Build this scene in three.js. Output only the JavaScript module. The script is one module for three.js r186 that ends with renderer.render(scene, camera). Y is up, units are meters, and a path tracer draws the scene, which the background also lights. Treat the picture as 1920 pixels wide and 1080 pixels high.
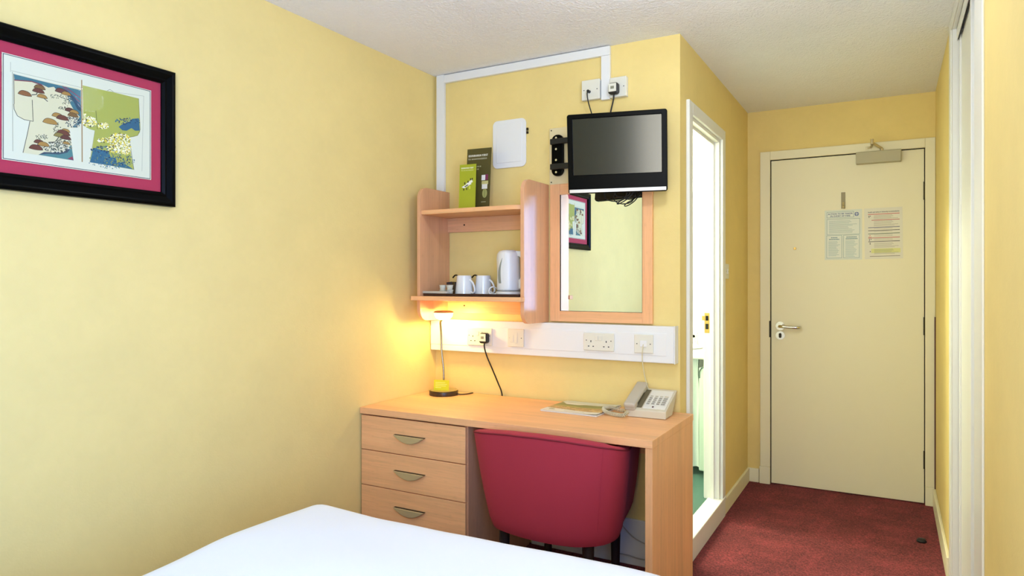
import * as THREE from 'three';
import { RoundedBoxGeometry } from 'three/addons/geometries/RoundedBoxGeometry.js';
import { mergeGeometries } from 'three/addons/utils/BufferGeometryUtils.js';
import { RectAreaLightUniformsLib } from 'three/addons/lights/RectAreaLightUniformsLib.js';
RectAreaLightUniformsLib.init();

// ------------------------------------------------------------------ camera, sky, large lights, exposure
const scene = new THREE.Scene();
const renderer = new THREE.WebGLRenderer({ antialias: true });
renderer.toneMapping = THREE.LinearToneMapping;
renderer.toneMappingExposure = 0.96;
renderer.shadowMap.enabled = true;
const camera = new THREE.PerspectiveCamera(45.8, 1920 / 1080, 0.05, 60);
camera.position.set(2.0473, 1.237, 2.8735);
camera.rotation.y = 0.5076;
camera.setViewOffset(1920, 1080, 0, 11, 1920, 1080);
scene.background = new THREE.Color(0.75, 0.88, 1.0);        // overcast sky outside the windows
scene.backgroundIntensity = 1.0;
const ROOM = { H: 2.291, B: 1.2647, L: 1.556, W: 2.2612, Z: 3.7 };
// two windows meet in the corner behind the camera: a narrow bright one in the near wall, a wide one with bluer sky in the right wall
const WIN = { x0: 1.7, x1: 2.23, z0: 2.2, z1: 3.6, y0: 0.46, y1: 2.14 };
const daylight = (name, color, intensity, w, x, z, turn) => {
  const l = new THREE.RectAreaLight(color, intensity, w, 1.6); l.position.set(x, 1.3, z); l.rotation.y = turn;   // shines along its own -z, into the room
  l.name = name; l.castShadow = true; scene.add(l);
};
daylight('window_daylight', new THREE.Color(1.0, 0.95, 0.76), 13.2, 0.45, (WIN.x0 + WIN.x1) / 2, ROOM.Z - 0.01, 0);
daylight('side_window_daylight', new THREE.Color(0.26, 0.8, 2.3), 4.3, 1.3, ROOM.W - 0.01, 2.9, Math.PI / 2);

// ------------------------------------------------------------------ helpers
let seed = 12345;
const rnd = () => { seed = (seed * 1664525 + 1013904223) >>> 0; return seed / 4294967296; };
const used = new Map(), origin = new WeakMap();
function numbered(n) { const k = used.get(n) || 0; used.set(n, k + 1); return k ? n + '_' + String(k).padStart(3, '0') : n; }
function uvBox(g, grain = 'x', off = 0) {                   // uv in metres, u along the grain
  if (g.index) g = g.toNonIndexed();
  if (!g.attributes.normal) g.computeVertexNormals();
  for (const k of Object.keys(g.attributes)) if (!['position', 'normal', 'uv'].includes(k)) g.deleteAttribute(k);
  const p = g.attributes.position, n = g.attributes.normal, uv = new Float32Array(p.count * 2);
  const A = { x: 0, y: 1, z: 2 }, gi = A[grain];
  for (let i = 0; i < p.count; i += 3) {
    const s = [0, 0, 0];
    for (let k = 0; k < 3; k++) { s[0] += Math.abs(n.getX(i + k)); s[1] += Math.abs(n.getY(i + k)); s[2] += Math.abs(n.getZ(i + k)); }
    const d = s.indexOf(Math.max(...s)), rest = [0, 1, 2].filter((a) => a !== d);
    const u = rest.includes(gi) ? gi : rest[0], v = rest.find((a) => a !== u);
    for (let k = 0; k < 3; k++) {
      const q = [p.getX(i + k), p.getY(i + k), p.getZ(i + k)];
      uv[(i + k) * 2] = q[u] + off; uv[(i + k) * 2 + 1] = q[v] + off * 0.37 + d * 0.131;
    }
  }
  g.setAttribute('uv', new THREE.BufferAttribute(uv, 2));
  return g;
}
function plain(g) {                                         // keeps the geometry's own uv
  if (g.index) g = g.toNonIndexed();
  for (const k of Object.keys(g.attributes)) if (!['position', 'normal', 'uv'].includes(k)) g.deleteAttribute(k);
  return g;
}
const box = (x0, x1, y0, y1, z0, z1, r = 0, grain = 'x', seg = 2) => {
  const w = x1 - x0, h = y1 - y0, d = z1 - z0;
  const g = r > 0 ? new RoundedBoxGeometry(w, h, d, seg, Math.min(r, w / 2, h / 2, d / 2)) : new THREE.BoxGeometry(w, h, d);
  return uvBox(g.translate((x0 + x1) / 2, (y0 + y1) / 2, (z0 + z1) / 2), grain);
};
const cyl = (x, y, z, r0, r1, h, seg = 24, axis = 'y') => {  // r0 at the low end, r1 at the high end
  const g = new THREE.CylinderGeometry(r1, r0, h, seg);
  if (axis === 'z') g.rotateX(Math.PI / 2);
  if (axis === 'x') g.rotateZ(-Math.PI / 2);
  return uvBox(g.translate(x, y, z));
};
const lathe = (pts, x, y, z, seg = 40) => uvBox(new THREE.LatheGeometry(pts.map((p) => new THREE.Vector2(...p)), seg).translate(x, y, z));
const V = (a) => new THREE.Vector3(...a);
const tube = (pts, r, n = 40, seg = 8, closed = false) => uvBox(new THREE.TubeGeometry(new THREE.CatmullRomCurve3(pts.map(V), closed), n, r, seg, closed));
const extrude = (shape, depth, bevel = 0, steps = 16) => uvBox(new THREE.ExtrudeGeometry(shape, { depth: depth - 2 * bevel, bevelEnabled: bevel > 0, bevelSize: bevel, bevelThickness: bevel, bevelOffset: -bevel, bevelSegments: 2, curveSegments: steps }).translate(0, 0, bevel));
const rrect = (w, h, r, x = 0, y = 0) => {
  const s = new THREE.Shape(); const a = x - w / 2, b = y - h / 2;
  s.moveTo(a + r, b); s.lineTo(a + w - r, b); s.absarc(a + w - r, b + r, r, -Math.PI / 2, 0); s.lineTo(a + w, b + h - r); s.absarc(a + w - r, b + h - r, r, 0, Math.PI / 2);
  s.lineTo(a + r, b + h); s.absarc(a + r, b + h - r, r, Math.PI / 2, Math.PI); s.lineTo(a, b + r); s.absarc(a + r, b + r, r, Math.PI, 1.5 * Math.PI);
  return s;
};
function softBox(w, h, d, r, n, bump) {                     // a finely divided box with round edges, for soft things
  const g = new THREE.BoxGeometry(w, h, d, n[0], n[1], n[2]), p = g.attributes.position, q = new THREE.Vector3(), c = new THREE.Vector3();
  for (let i = 0; i < p.count; i++) {
    q.fromBufferAttribute(p, i); c.set(THREE.MathUtils.clamp(q.x, -w / 2 + r, w / 2 - r), THREE.MathUtils.clamp(q.y, -h / 2 + r, h / 2 - r), THREE.MathUtils.clamp(q.z, -d / 2 + r, d / 2 - r));
    q.sub(c); const l = q.length(); if (l > 1e-9) q.multiplyScalar(r / l); q.add(c);
    if (bump) bump(q);
    p.setXYZ(i, q.x, q.y, q.z);
  }
  g.computeVertexNormals();
  // share normals along the seams of the box faces
  const m = new Map(), nn = g.attributes.normal, key = (i) => [p.getX(i), p.getY(i), p.getZ(i)].map((v) => Math.round(v * 1e4)).join();
  for (let i = 0; i < p.count; i++) { const k = key(i), a = m.get(k) || new THREE.Vector3(); m.set(k, a.add(new THREE.Vector3().fromBufferAttribute(nn, i))); }
  for (let i = 0; i < p.count; i++) { const a = m.get(key(i)).clone().normalize(); nn.setXYZ(i, a.x, a.y, a.z); }
  return uvBox(g);
}
function obj(name, geos, material, parent = scene) {
  const list = (Array.isArray(geos) ? geos : [geos]).map((g) => (g.index ? plain(g) : g));
  const g = list.length > 1 ? mergeGeometries(list) : list[0];
  const o = parent === scene ? null : origin.get(parent);
  if (o) g.translate(-o.x, -o.y, -o.z);
  const m = new THREE.Mesh(g, material);
  m.name = parent === scene ? numbered(name) : name;
  m.castShadow = m.receiveShadow = true;
  if (o) origin.set(m, o);
  parent.add(m);
  return m;
}
// a Group at the thing's base; its parts are given in room coordinates (local = true: in its own)
function thing(name, label, category, [x, y, z] = [0, 0, 0], turn = 0, local = false, group) {
  const t = new THREE.Group(); t.name = numbered(name); t.position.set(x, y, z); t.rotation.y = turn;
  t.userData = { label, category }; if (group) t.userData.group = group;
  origin.set(t, local ? new THREE.Vector3() : new THREE.Vector3(x, y, z));
  scene.add(t);
  return t;
}
function tag(o, label, category, group) { o.userData.label = label; o.userData.category = category; if (group) o.userData.group = group; return o; }
function struct(name, geos, material, parent = scene) { const m = obj(name, geos, material, parent); if (parent === scene) m.userData.kind = 'structure'; return m; }

// ------------------------------------------------------------------ textures
const hash = (x, y, s) => { let h = (x * 374761393 + y * 668265263 + s * 1442695041) | 0; h = Math.imul(h ^ (h >>> 13), 1274126177); return ((h ^ (h >>> 16)) >>> 0) / 4294967296; };
const smooth = (t) => t * t * (3 - 2 * t);
function vnoise(u, v, px, py, s) {                          // tileable value noise, px by py cells over the unit square
  const x = u * px, y = v * py, xi = Math.floor(x), yi = Math.floor(y), fx = smooth(x - xi), fy = smooth(y - yi);
  const c = (a, b) => hash(((xi + a) % px + px) % px, ((yi + b) % py + py) % py, s);
  return (c(0, 0) * (1 - fx) + c(1, 0) * fx) * (1 - fy) + (c(0, 1) * (1 - fx) + c(1, 1) * fx) * fy;
}
function tex(w, h, metres, fn, srgb = true) {
  const d = new Uint8Array(w * h * 4);
  for (let j = 0; j < h; j++) for (let i = 0; i < w; i++) {
    const c = fn(i / w, j / h), k = (j * w + i) * 4;
    for (let a = 0; a < 3; a++) d[k + a] = Math.max(0, Math.min(255, Array.isArray(c) ? c[a] : c));
    d[k + 3] = 255;
  }
  const t = new THREE.DataTexture(d, w, h); t.wrapS = t.wrapT = THREE.RepeatWrapping; t.magFilter = THREE.LinearFilter; t.minFilter = THREE.LinearMipmapLinearFilter; t.generateMipmaps = true;
  if (srgb) t.colorSpace = THREE.SRGBColorSpace;
  const [mx, my] = Array.isArray(metres) ? metres : [metres, metres];
  t.repeat.set(1 / mx, 1 / my); t.needsUpdate = true;
  return t;
}
function canvasTex(w, h, draw) {
  const c = document.createElement('canvas'); c.width = w; c.height = h; const x = c.getContext('2d'); draw(x, w, h);
  const t = new THREE.CanvasTexture(c); t.colorSpace = THREE.SRGBColorSpace; t.anisotropy = 8; return t;
}
const std = (color, roughness = 0.6, more = {}) => new THREE.MeshStandardMaterial({ color, roughness, ...more });
const phys = (color, roughness = 0.6, more = {}) => new THREE.MeshPhysicalMaterial({ color, roughness, ...more });

const wallBump = tex(256, 256, 0.35, (u, v) => 110 + 60 * vnoise(u, v, 64, 64, 1) + 60 * vnoise(u, v, 128, 128, 2), false);
const mottle = (r, g, b, amp) => tex(256, 256, 1.7, (u, v) => { const k = 1 + amp * (vnoise(u, v, 5, 5, 3) + 0.6 * vnoise(u, v, 17, 17, 4) + 0.3 * vnoise(u, v, 90, 90, 5) - 0.95); return [r * k, g * k, b * k]; });
const ceilBump = tex(512, 512, 0.6, (u, v) => 255 * Math.pow(0.4 * vnoise(u, v, 64, 64, 6) + 0.6 * vnoise(u, v, 150, 150, 7), 1.3), false);
const woodMap = (r, g, b, s) => tex(512, 512, [1.1, 0.45], (u, v) => {
  const w = 0.02 * vnoise(u, v, 3, 4, s), fine = vnoise(u, v + w, 10, 170, s + 1), mid = vnoise(u, v + w, 3, 34, s + 2), big = vnoise(u, v + w, 2, 7, s + 3);
  const fleck = Math.pow(vnoise(u, v, 46, 210, s + 4), 6), k = 1 + 0.045 * (fine - 0.5) + 0.055 * (mid - 0.5) + 0.08 * (big - 0.5) - 0.05 * fleck;
  return [r * k, g * (k * 1.02 - 0.02), b * (k * 1.06 - 0.06)];
});
const carpetMap = tex(512, 512, 0.5, (u, v) => { const k = 0.55 + 0.5 * vnoise(u, v, 190, 190, 20) + 0.35 * vnoise(u, v, 80, 80, 21) + 0.2 * (vnoise(u, v, 6, 6, 22) - 0.5); return [126 * k, 52 * k, 55 * k]; });
const carpetBump = tex(512, 512, 0.5, (u, v) => 255 * (0.6 * vnoise(u, v, 190, 190, 20) + 0.4 * vnoise(u, v, 90, 90, 23)), false);
const weaveBump = tex(128, 128, 0.02, (u, v) => 128 + 60 * Math.sin(u * Math.PI * 16) * Math.sin(v * Math.PI * 16) + 50 * (vnoise(u, v, 32, 32, 30) - 0.5), false);

const M = {
  paint: std(0xffffff, 0.75, { map: mottle(242, 216, 138, 0.03), bumpMap: wallBump, bumpScale: 0.0006 }),
  ceiling: std(0xffffff, 0.9, { map: mottle(250, 249, 247, 0.02), bumpMap: ceilBump, bumpScale: 0.003 }),
  gloss: std(0xefeee6, 0.38),
  cream: std(0xf5edc8, 0.45),
  plasticWhite: std(0xf1f0ea, 0.35),
  plasticIvory: std(0xeae6d2, 0.4),
  black: std(0x0b0b0c, 0.35),
  blackGloss: phys(0x050504, 0.3, { specularIntensity: 0.12 }),
  rubber: std(0x131313, 0.6),
  beech: std(0xffffff, 0.42, { map: woodMap(250, 188, 131, 40) }),
  beechPanel: phys(0xffffff, 0.24, { map: woodMap(232, 174, 128, 50) }),
  beechEdge: std(0xe0ad72, 0.45),
  carpet: std(0xffffff, 1.0, { map: carpetMap, bumpMap: carpetBump, bumpScale: 0.006 }),
  chrome: std(0xd8d6d0, 0.18, { metalness: 1 }),
  satin: std(0xd2c49c, 0.4, { metalness: 0.6 }),
  brass: std(0xb89a5a, 0.35, { metalness: 1 }),
  darkMetal: std(0x3a3428, 0.45, { metalness: 0.9 }),
  red: phys(0xb02e40, 0.85, { bumpMap: weaveBump, bumpScale: 0.0006, sheen: 0.5, sheenRoughness: 0.6, sheenColor: new THREE.Color(0.5, 0.12, 0.14) }),
  redPiping: std(0x7d1626, 0.8),
  darkWood: std(0x241a17, 0.5),
  linen: std(0xf4f5f8, 0.9, { bumpMap: weaveBump, bumpScale: 0.0004 }),
  ceramic: phys(0xf3f3f0, 0.12, { clearcoat: 0.5 }),
  tile: std(0xf1f4ee, 0.35),
  greenFloor: std(0x3d6157, 0.55),
  hole: std(0x151412, 0.8),
  mirror: std(0xf0f4ee, 0.0, { metalness: 1 }),
  phoneGrey: std(0xc3b9a4, 0.5),
  phoneCream: std(0xdacfb4, 0.45),
};
const { H, B, L, W, Z } = ROOM;

// ------------------------------------------------------------------ the setting
struct('floor', [box(-0.1, W + 0.1, -0.1, 0, -L - 0.1, Z + 0.1), box(W + 0.1, W + 0.75, -0.1, 0, -L - 0.1, 1.2)], M.carpet);
struct('ceiling', [box(-0.1, W + 0.1, H, H + 0.1, -L - 0.1, Z + 0.1), box(W + 0.1, W + 0.75, H, H + 0.1, -L - 0.1, 1.2)], M.ceiling);
struct('wall_left', box(-0.1, 0, 0, H, -L - 0.1, Z + 0.1), M.paint);
struct('wall_desk', [box(0, B - 0.075, 0, H, -0.1, 0), box(B - 0.075, B, 0, H, -0.004, 0)], M.paint);
const OPEN = { z0: -0.775, z1: -0.15, top: 1.985, sill: 0.1 };
struct('wall_bathroom', [box(B - 0.075, B, 0, H, OPEN.z1, -0.004), box(B - 0.075, B, 0, H, -L, OPEN.z0), box(B - 0.075, B, OPEN.top, H, OPEN.z0, OPEN.z1)], M.paint);
const DOOR = { x0: 1.4035, x1: 2.2077, top: 1.98 };
struct('wall_entry', [box(0, DOOR.x0 - 0.012, 0, H, -L - 0.1, -L), box(DOOR.x1 + 0.012, W + 0.75, 0, H, -L - 0.1, -L), box(DOOR.x0 - 0.012, DOOR.x1 + 0.012, DOOR.top + 0.012, H, -L - 0.1, -L)], M.paint);
const WD = { z0: -0.38, z1: 0.52, top: 2.25 };
struct('wall_right_hall', box(W, W + 0.1, 0, H, -L, WD.z0), M.paint);
struct('wall_right', [box(W, W + 0.1, 0, H, WD.z1, WIN.z0), box(W, W + 0.1, 0, H, WIN.z1, Z), box(W, W + 0.1, 0, WIN.y0, WIN.z0, WIN.z1), box(W, W + 0.1, WIN.y1, H, WIN.z0, WIN.z1), box(W, W + 0.1, WD.top, H, WD.z0, WD.z1)], M.paint);
struct('wall_wardrobe', [box(W + 0.65, W + 0.75, 0, H, -L, 1.2), box(W + 0.1, W + 0.65, 0, H, 1.1, 1.2)], M.paint);
struct('wall_near', [box(0, WIN.x0, 0, H, Z, Z + 0.1), box(WIN.x1, W + 0.1, 0, H, Z, Z + 0.1), box(WIN.x0, WIN.x1, 0, WIN.y0, Z, Z + 0.1), box(WIN.x0, WIN.x1, WIN.y1, H, Z, Z + 0.1)], M.paint);
{
  const a = Z + 0.02, b = Z + 0.08;
  const w = struct('window_1', [box(WIN.x0, WIN.x0 + 0.05, WIN.y0, WIN.y1, a, b, 0.005), box(WIN.x1 - 0.05, WIN.x1, WIN.y0, WIN.y1, a, b, 0.005), box(WIN.x0 + 0.05, WIN.x1 - 0.05, WIN.y0, WIN.y0 + 0.05, a, b, 0.005), box(WIN.x0 + 0.05, WIN.x1 - 0.05, WIN.y1 - 0.05, WIN.y1, a, b, 0.005)], M.gloss);
  struct('pane', box(WIN.x0 + 0.05, WIN.x1 - 0.05, WIN.y0 + 0.05, WIN.y1 - 0.05, Z + 0.048, Z + 0.052), phys(0xffffff, 0, { transmission: 1, thickness: 0 }), w);
  const c = W + 0.02, d = W + 0.08;
  const v = struct('window_2', [box(c, d, WIN.y0, WIN.y1, WIN.z0, WIN.z0 + 0.05, 0.005), box(c, d, WIN.y0, WIN.y1, WIN.z1 - 0.05, WIN.z1, 0.005), box(c, d, WIN.y0, WIN.y0 + 0.05, WIN.z0 + 0.05, WIN.z1 - 0.05, 0.005), box(c, d, WIN.y1 - 0.05, WIN.y1, WIN.z0 + 0.05, WIN.z1 - 0.05, 0.005)], M.gloss);
  struct('pane', box(W + 0.048, W + 0.052, WIN.y0 + 0.05, WIN.y1 - 0.05, WIN.z0 + 0.05, WIN.z1 - 0.05), phys(0xffffff, 0, { transmission: 1, thickness: 0 }), v);
}
// bathroom shell: white lining, raised green floor
const BX = B - 0.075;
struct('wall_bathroom_lining', [box(0, BX, 0.1, H, -0.13, -0.1), box(0, 0.03, 0.1, H, -L + 0.03, -0.13), box(0, BX, 0.1, H, -L, -L + 0.03), box(BX - 0.01, BX, 0.1, H, -L + 0.03, OPEN.z0), box(BX - 0.01, BX, OPEN.top, H, OPEN.z0, OPEN.z1)], M.tile);
struct('floor_bathroom', box(0, B - 0.03, 0, 0.1, -L, -0.1), M.greenFloor);
// bathroom door frame
struct('trim_1', [box(B, B + 0.016, OPEN.sill, 2.035, OPEN.z1 - 0.005, OPEN.z1 + 0.055, 0.004), box(B, B + 0.016, OPEN.sill, 2.035, OPEN.z0 - 0.058, OPEN.z0 + 0.005, 0.004), box(B, B + 0.016, OPEN.top - 0.005, 2.035, OPEN.z0 + 0.005, OPEN.z1 - 0.005, 0.004)], M.gloss);
{
  const t = struct('trim_2', [box(BX - 0.004, B, OPEN.sill, OPEN.top, OPEN.z0, OPEN.z0 + 0.02, 0.002), box(BX - 0.004, B, OPEN.sill, OPEN.top, OPEN.z1 - 0.02, OPEN.z1, 0.002), box(BX - 0.004, B, OPEN.top - 0.02, OPEN.top, OPEN.z0 + 0.02, OPEN.z1 - 0.02, 0.002),
    box(BX + 0.032, BX + 0.05, OPEN.sill, OPEN.top - 0.02, OPEN.z0 + 0.02, OPEN.z0 + 0.034, 0.002), box(BX + 0.032, BX + 0.05, OPEN.top - 0.034, OPEN.top - 0.02, OPEN.z0 + 0.034, OPEN.z1 - 0.02, 0.002)], M.gloss);
  const sx = B - 0.063;
  struct('strike_plate', [box(sx - 0.013, sx + 0.013, 0.97, 1.075, OPEN.z0 + 0.0195, OPEN.z0 + 0.0225, 0.001), box(sx - 0.026, sx - 0.012, 1.035, 1.06, OPEN.z0 + 0.0195, OPEN.z0 + 0.025, 0.001)], M.brass, t);
  struct('latch_hole', [box(sx - 0.007, sx + 0.008, 1.035, 1.06, OPEN.z0 + 0.022, OPEN.z0 + 0.0232), box(sx - 0.007, sx + 0.008, 0.99, 1.018, OPEN.z0 + 0.022, OPEN.z0 + 0.0232)], M.hole, t);
}
struct('trim_3', [box(B - 0.06, B + 0.02, 0.085, 0.106, OPEN.z0 - 0.055, OPEN.z1 + 0.05, 0.004), box(B, B + 0.016, 0, 0.085, OPEN.z0 - 0.055, OPEN.z1 + 0.05, 0.002)], M.gloss);
// skirtings
struct('baseboard_bathroom', box(B, B + 0.014, 0, 0.085, -L + 0.014, OPEN.z0 - 0.058, 0.004), M.cream);
struct('baseboard_entry', box(B, DOOR.x0 - 0.07, 0, 0.085, -L, -L + 0.014, 0.004), M.cream);
struct('baseboard_right', [box(W - 0.014, W, 0, 0.1, -L + 0.02, WD.z0 - 0.082, 0.004), box(W - 0.014, W, 0, 0.1, WD.z1 + 0.192, Z, 0.004)], M.cream);
struct('baseboard_left', box(0, 0.014, 0, 0.1, 0.6, Z, 0.004), M.gloss);
struct('baseboard_desk', box(0.56, B, 0, 0.2, 0, 0.014, 0.004), M.gloss);
// entry door
struct('trim_4', [box(DOOR.x0 - 0.062, DOOR.x0 - 0.004, 0.105, 2.036, -L, -L + 0.018, 0.003), box(DOOR.x1 + 0.004, W - 0.001, 0.105, 2.036, -L, -L + 0.018, 0.003), box(DOOR.x0 - 0.004, DOOR.x1 + 0.004, DOOR.top + 0.004, 2.036, -L, -L + 0.018, 0.003),
  box(DOOR.x0 - 0.066, DOOR.x0 - 0.004, 0, 0.105, -L, -L + 0.022, 0.003), box(DOOR.x1 + 0.004, W - 0.001, 0, 0.105, -L, -L + 0.022, 0.003)], M.cream);
struct('trim_5', [box(DOOR.x0 - 0.012, DOOR.x0 - 0.004, 0, DOOR.top + 0.008, -L - 0.09, -L + 0.001), box(DOOR.x1 + 0.004, DOOR.x1 + 0.012, 0, DOOR.top + 0.008, -L - 0.09, -L + 0.001), box(DOOR.x0 - 0.012, DOOR.x1 + 0.012, DOOR.top + 0.004, DOOR.top + 0.012, -L - 0.09, -L + 0.001), box(DOOR.x0 - 0.012, DOOR.x1 + 0.012, 0, DOOR.top + 0.012, -L - 0.1, -L - 0.085)], M.hole);
{
  const d = struct('door_1', box(DOOR.x0, DOOR.x1, 0.006, DOOR.top, -L - 0.044, -L - 0.002, 0.002), M.cream);
  const hx = 1.456, hz = -L - 0.002;
  struct('rose', [cyl(hx, 0.97, hz + 0.004, 0.026, 0.026, 0.008, 32, 'z')], M.chrome, d);
  struct('door_handle', [cyl(hx, 0.97, hz + 0.03, 0.009, 0.009, 0.052, 16, 'z'), tube([[hx, 0.97, hz + 0.05], [hx + 0.012, 0.97, hz + 0.058], [hx + 0.05, 0.967, hz + 0.06], [hx + 0.1, 0.966, hz + 0.06], [hx + 0.112, 0.966, hz + 0.05], [hx + 0.113, 0.966, hz + 0.012]], 0.0095, 40, 12)], M.chrome, d);
  const k = struct('escutcheon', [cyl(hx, 0.912, hz + 0.004, 0.026, 0.026, 0.008, 32, 'z')], M.chrome, d);
  struct('keyhole', [extrude(rrect(0.016, 0.03, 0.0079), 0.002).translate(hx, 0.912, hz + 0.0075)], M.darkMetal, k);
  struct('peephole', [cyl(1.538, 1.44, hz + 0.003, 0.009, 0.007, 0.006, 20, 'z')], M.brass, d);
  for (const y of [1.746, 0.992, 0.248]) struct('hinge', [cyl(DOOR.x1 + 0.004, y, hz + 0.004, 0.007, 0.007, 0.1, 12), box(DOOR.x1 - 0.004, DOOR.x1 + 0.003, y - 0.05, y + 0.05, hz - 0.002, hz + 0.0015)], M.darkMetal, d);
  struct('lock_strike', box(DOOR.x0 - 0.009, DOOR.x0 - 0.001, 0.9, 1.0, -L + 0.0165, -L + 0.019), M.darkMetal, d);
}
struct('trim_6', box(W - 0.006, W, 0.1, 1.045, -L + 0.0185, -L + 0.03), std(0x5a2a22, 0.7));
// wardrobe in the right wall
struct('trim_7', [box(W - 0.006, W, 0, H, WD.z0 - 0.08, WD.z0, 0.002), box(W, W + 0.1, 0, WD.top, WD.z0, WD.z0 + 0.012), box(W - 0.006, W, 0, H, WD.z1, WD.z1 + 0.19, 0.002), box(W, W + 0.1, 0, WD.top, WD.z1 - 0.012, WD.z1), box(W - 0.006, W, WD.top, H, WD.z0, WD.z1, 0.002), box(W, W + 0.1, WD.top - 0.002, WD.top, WD.z0, WD.z1)], M.gloss);
{
  const t = thing('sliding_door', 'pale grey sliding wardrobe door nearest the entry door', 'door', [W + 0.04, 0.01, -0.17], 0, false, undefined);
  obj('panel', box(W + 0.028, W + 0.05, 0.012, 2.215, WD.z0 + 0.018, 0.09, 0.002), M.gloss, t);
  obj('stile', [box(W + 0.022, W + 0.054, 0.012, 2.215, WD.z0 + 0.018, WD.z0 + 0.05, 0.003), box(W + 0.022, W + 0.054, 0.012, 2.215, 0.06, 0.095, 0.003)], M.plasticWhite, t);
  const u = thing('sliding_door', 'second sliding wardrobe door behind the near white jamb', 'door', [W + 0.08, 0.01, 0.25]);
  obj('panel', box(W + 0.064, W + 0.086, 0.012, 2.215, 0.03, WD.z1 - 0.018, 0.002), M.gloss, u);
  obj('stile', [box(W + 0.058, W + 0.09, 0.012, 2.215, 0.03, 0.065, 0.003), box(W + 0.058, W + 0.09, 0.012, 2.215, WD.z1 - 0.05, WD.z1 - 0.018, 0.003)], M.plasticWhite, u);
  const r = thing('sliding_track', 'metal track above the sliding wardrobe doors under the ceiling', 'track', [W + 0.05, 2.2, 0.04]);
  obj('channel', [box(W + 0.014, W + 0.017, 2.2, WD.top - 0.003, WD.z0 + 0.012, WD.z1 - 0.012), box(W + 0.014, W + 0.096, WD.top - 0.006, WD.top - 0.003, WD.z0 + 0.012, WD.z1 - 0.012), box(W + 0.056, W + 0.0575, 2.215, WD.top - 0.006, WD.z0 + 0.012, WD.z1 - 0.012)], M.plasticWhite, r);
  obj('brush', box(W + 0.0175, W + 0.021, 2.205, WD.top - 0.007, WD.z0 + 0.014, WD.z1 - 0.014), M.hole, r);
}

// ------------------------------------------------------------------ bed
{
  const x0 = 0.45, x1 = 1.82, z0 = 1.27, z1 = 3.3, cx = (x0 + x1) / 2, cz = (z0 + z1) / 2;
  const t = thing('bed', 'double bed with smooth white bedding, its foot facing the desk', 'bed', [cx, 0, cz]);
  obj('bed_base', box(x0 + 0.04, x1 - 0.04, 0.04, 0.3, z0 + 0.05, z1, 0.01), std(0x6b4a35, 0.6), t);
  obj('mattress', box(x0 + 0.03, x1 - 0.03, 0.3, 0.5, z0 + 0.04, z1 - 0.01, 0.04), M.linen, t);
  const n = (x, y, s) => vnoise(x * 0.5 + 0.5, y * 0.5 + 0.5, 6, 6, s) - 0.5;
  const g = softBox(x1 - x0, 0.4, z1 - z0, 0.075, [70, 14, 90], (q) => {
    const top = THREE.MathUtils.smoothstep(q.y, 0, 0.2);
    q.y += top * (0.02 * n(q.x, q.z, 71) + 0.007 * n(q.x * 2.3, q.z * 2.1, 72) - 0.004);
    const e = (1 - top) * 0.02 * (vnoise(q.x * 0.4 + 0.5, q.z * 0.4 + 0.5, 20, 20, 73) - 0.5);
    q.x += Math.sign(q.x) * e; q.z += Math.sign(q.z) * e;
  });
  obj('duvet', g.translate(cx, 0.358, cz), M.linen, t);
  obj('headboard', box(x0 - 0.02, x1 + 0.02, 0.1, 0.95, z1 + 0.004, z1 + 0.05, 0.012), M.beech, t);
  for (const k of [0, 1]) tag(obj('pillow', softBox(0.62, 0.14, 0.42, 0.069, [24, 8, 18], (q) => { q.y *= 1 - 0.35 * Math.pow(Math.abs(q.x) / 0.31, 4); }).translate(x0 + 0.36 + k * 0.65, 0.633, z1 - 0.25), M.linen), k ? 'white pillow at the head of the bed beside the right wall' : 'white pillow at the head of the bed beside the picture wall', 'pillow', 'pillows on the bed');
}

// ------------------------------------------------------------------ desk and drawer unit
const DT = 0.687;
{
  const t = thing('desk', 'beech desk with a wide top, under the mirror and wall shelf', 'desk', [0.66, 0, 0.29]);
  obj('desk_top', box(0.002, 1.325, DT - 0.028, DT, 0.016, 0.575, 0.002), M.beech, t);
  obj('side_panel', box(1.297, 1.3235, 0, DT - 0.028, 0.02, 0.57, 0.0015, 'y'), M.beech, t);
  obj('modesty_rail', box(0.556, 1.297, 0.5, DT - 0.028, 0.02, 0.038, 0.001), M.beech, t);
  const c = thing('drawer_unit', 'beech drawer unit with half-moon metal pulls under the desk', 'drawers', [0.28, 0, 0.29]);
  obj('cabinet', [box(0.006, 0.024, 0, DT - 0.029, 0.02, 0.553, 0.001, 'y'), box(0.536, 0.554, 0, DT - 0.029, 0.02, 0.553, 0.001, 'y'), box(0.024, 0.536, 0.02, 0.04, 0.02, 0.55), box(0.024, 0.536, 0.62, 0.638, 0.02, 0.55), box(0.024, 0.536, 0.04, 0.62, 0.02, 0.03), box(0.024, 0.536, 0.02, 0.188, 0.535, 0.55, 0.001)], M.beechPanel, c);
  [[0.505, 0.653], [0.3505, 0.5015], [0.194, 0.347]].forEach(([a, b], i) => {
    const g = new RoundedBoxGeometry(0.544, b - a, 0.018, 2, 0.0015).translate(0.28, (a + b) / 2, 0.5625);
    const d = obj('drawer', uvBox(g, 'x', i * 0.43), M.beech, c);
    const cy = (a + b) / 2 + 0.008, s = new THREE.Shape();
    s.moveTo(-0.08, 0); s.lineTo(0.08, 0); s.quadraticCurveTo(0.04, -0.031, 0, -0.031); s.quadraticCurveTo(-0.04, -0.031, -0.08, 0);
    const pull = extrude(s, 0.016, 0.003).translate(0.275, cy, 0.5715);
    obj('handle', pull, M.satin, d);
    obj('handle_lip', box(0.196, 0.354, cy - 0.001, cy + 0.0015, 0.5715, 0.58), M.darkMetal, d);
  });
}

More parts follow.
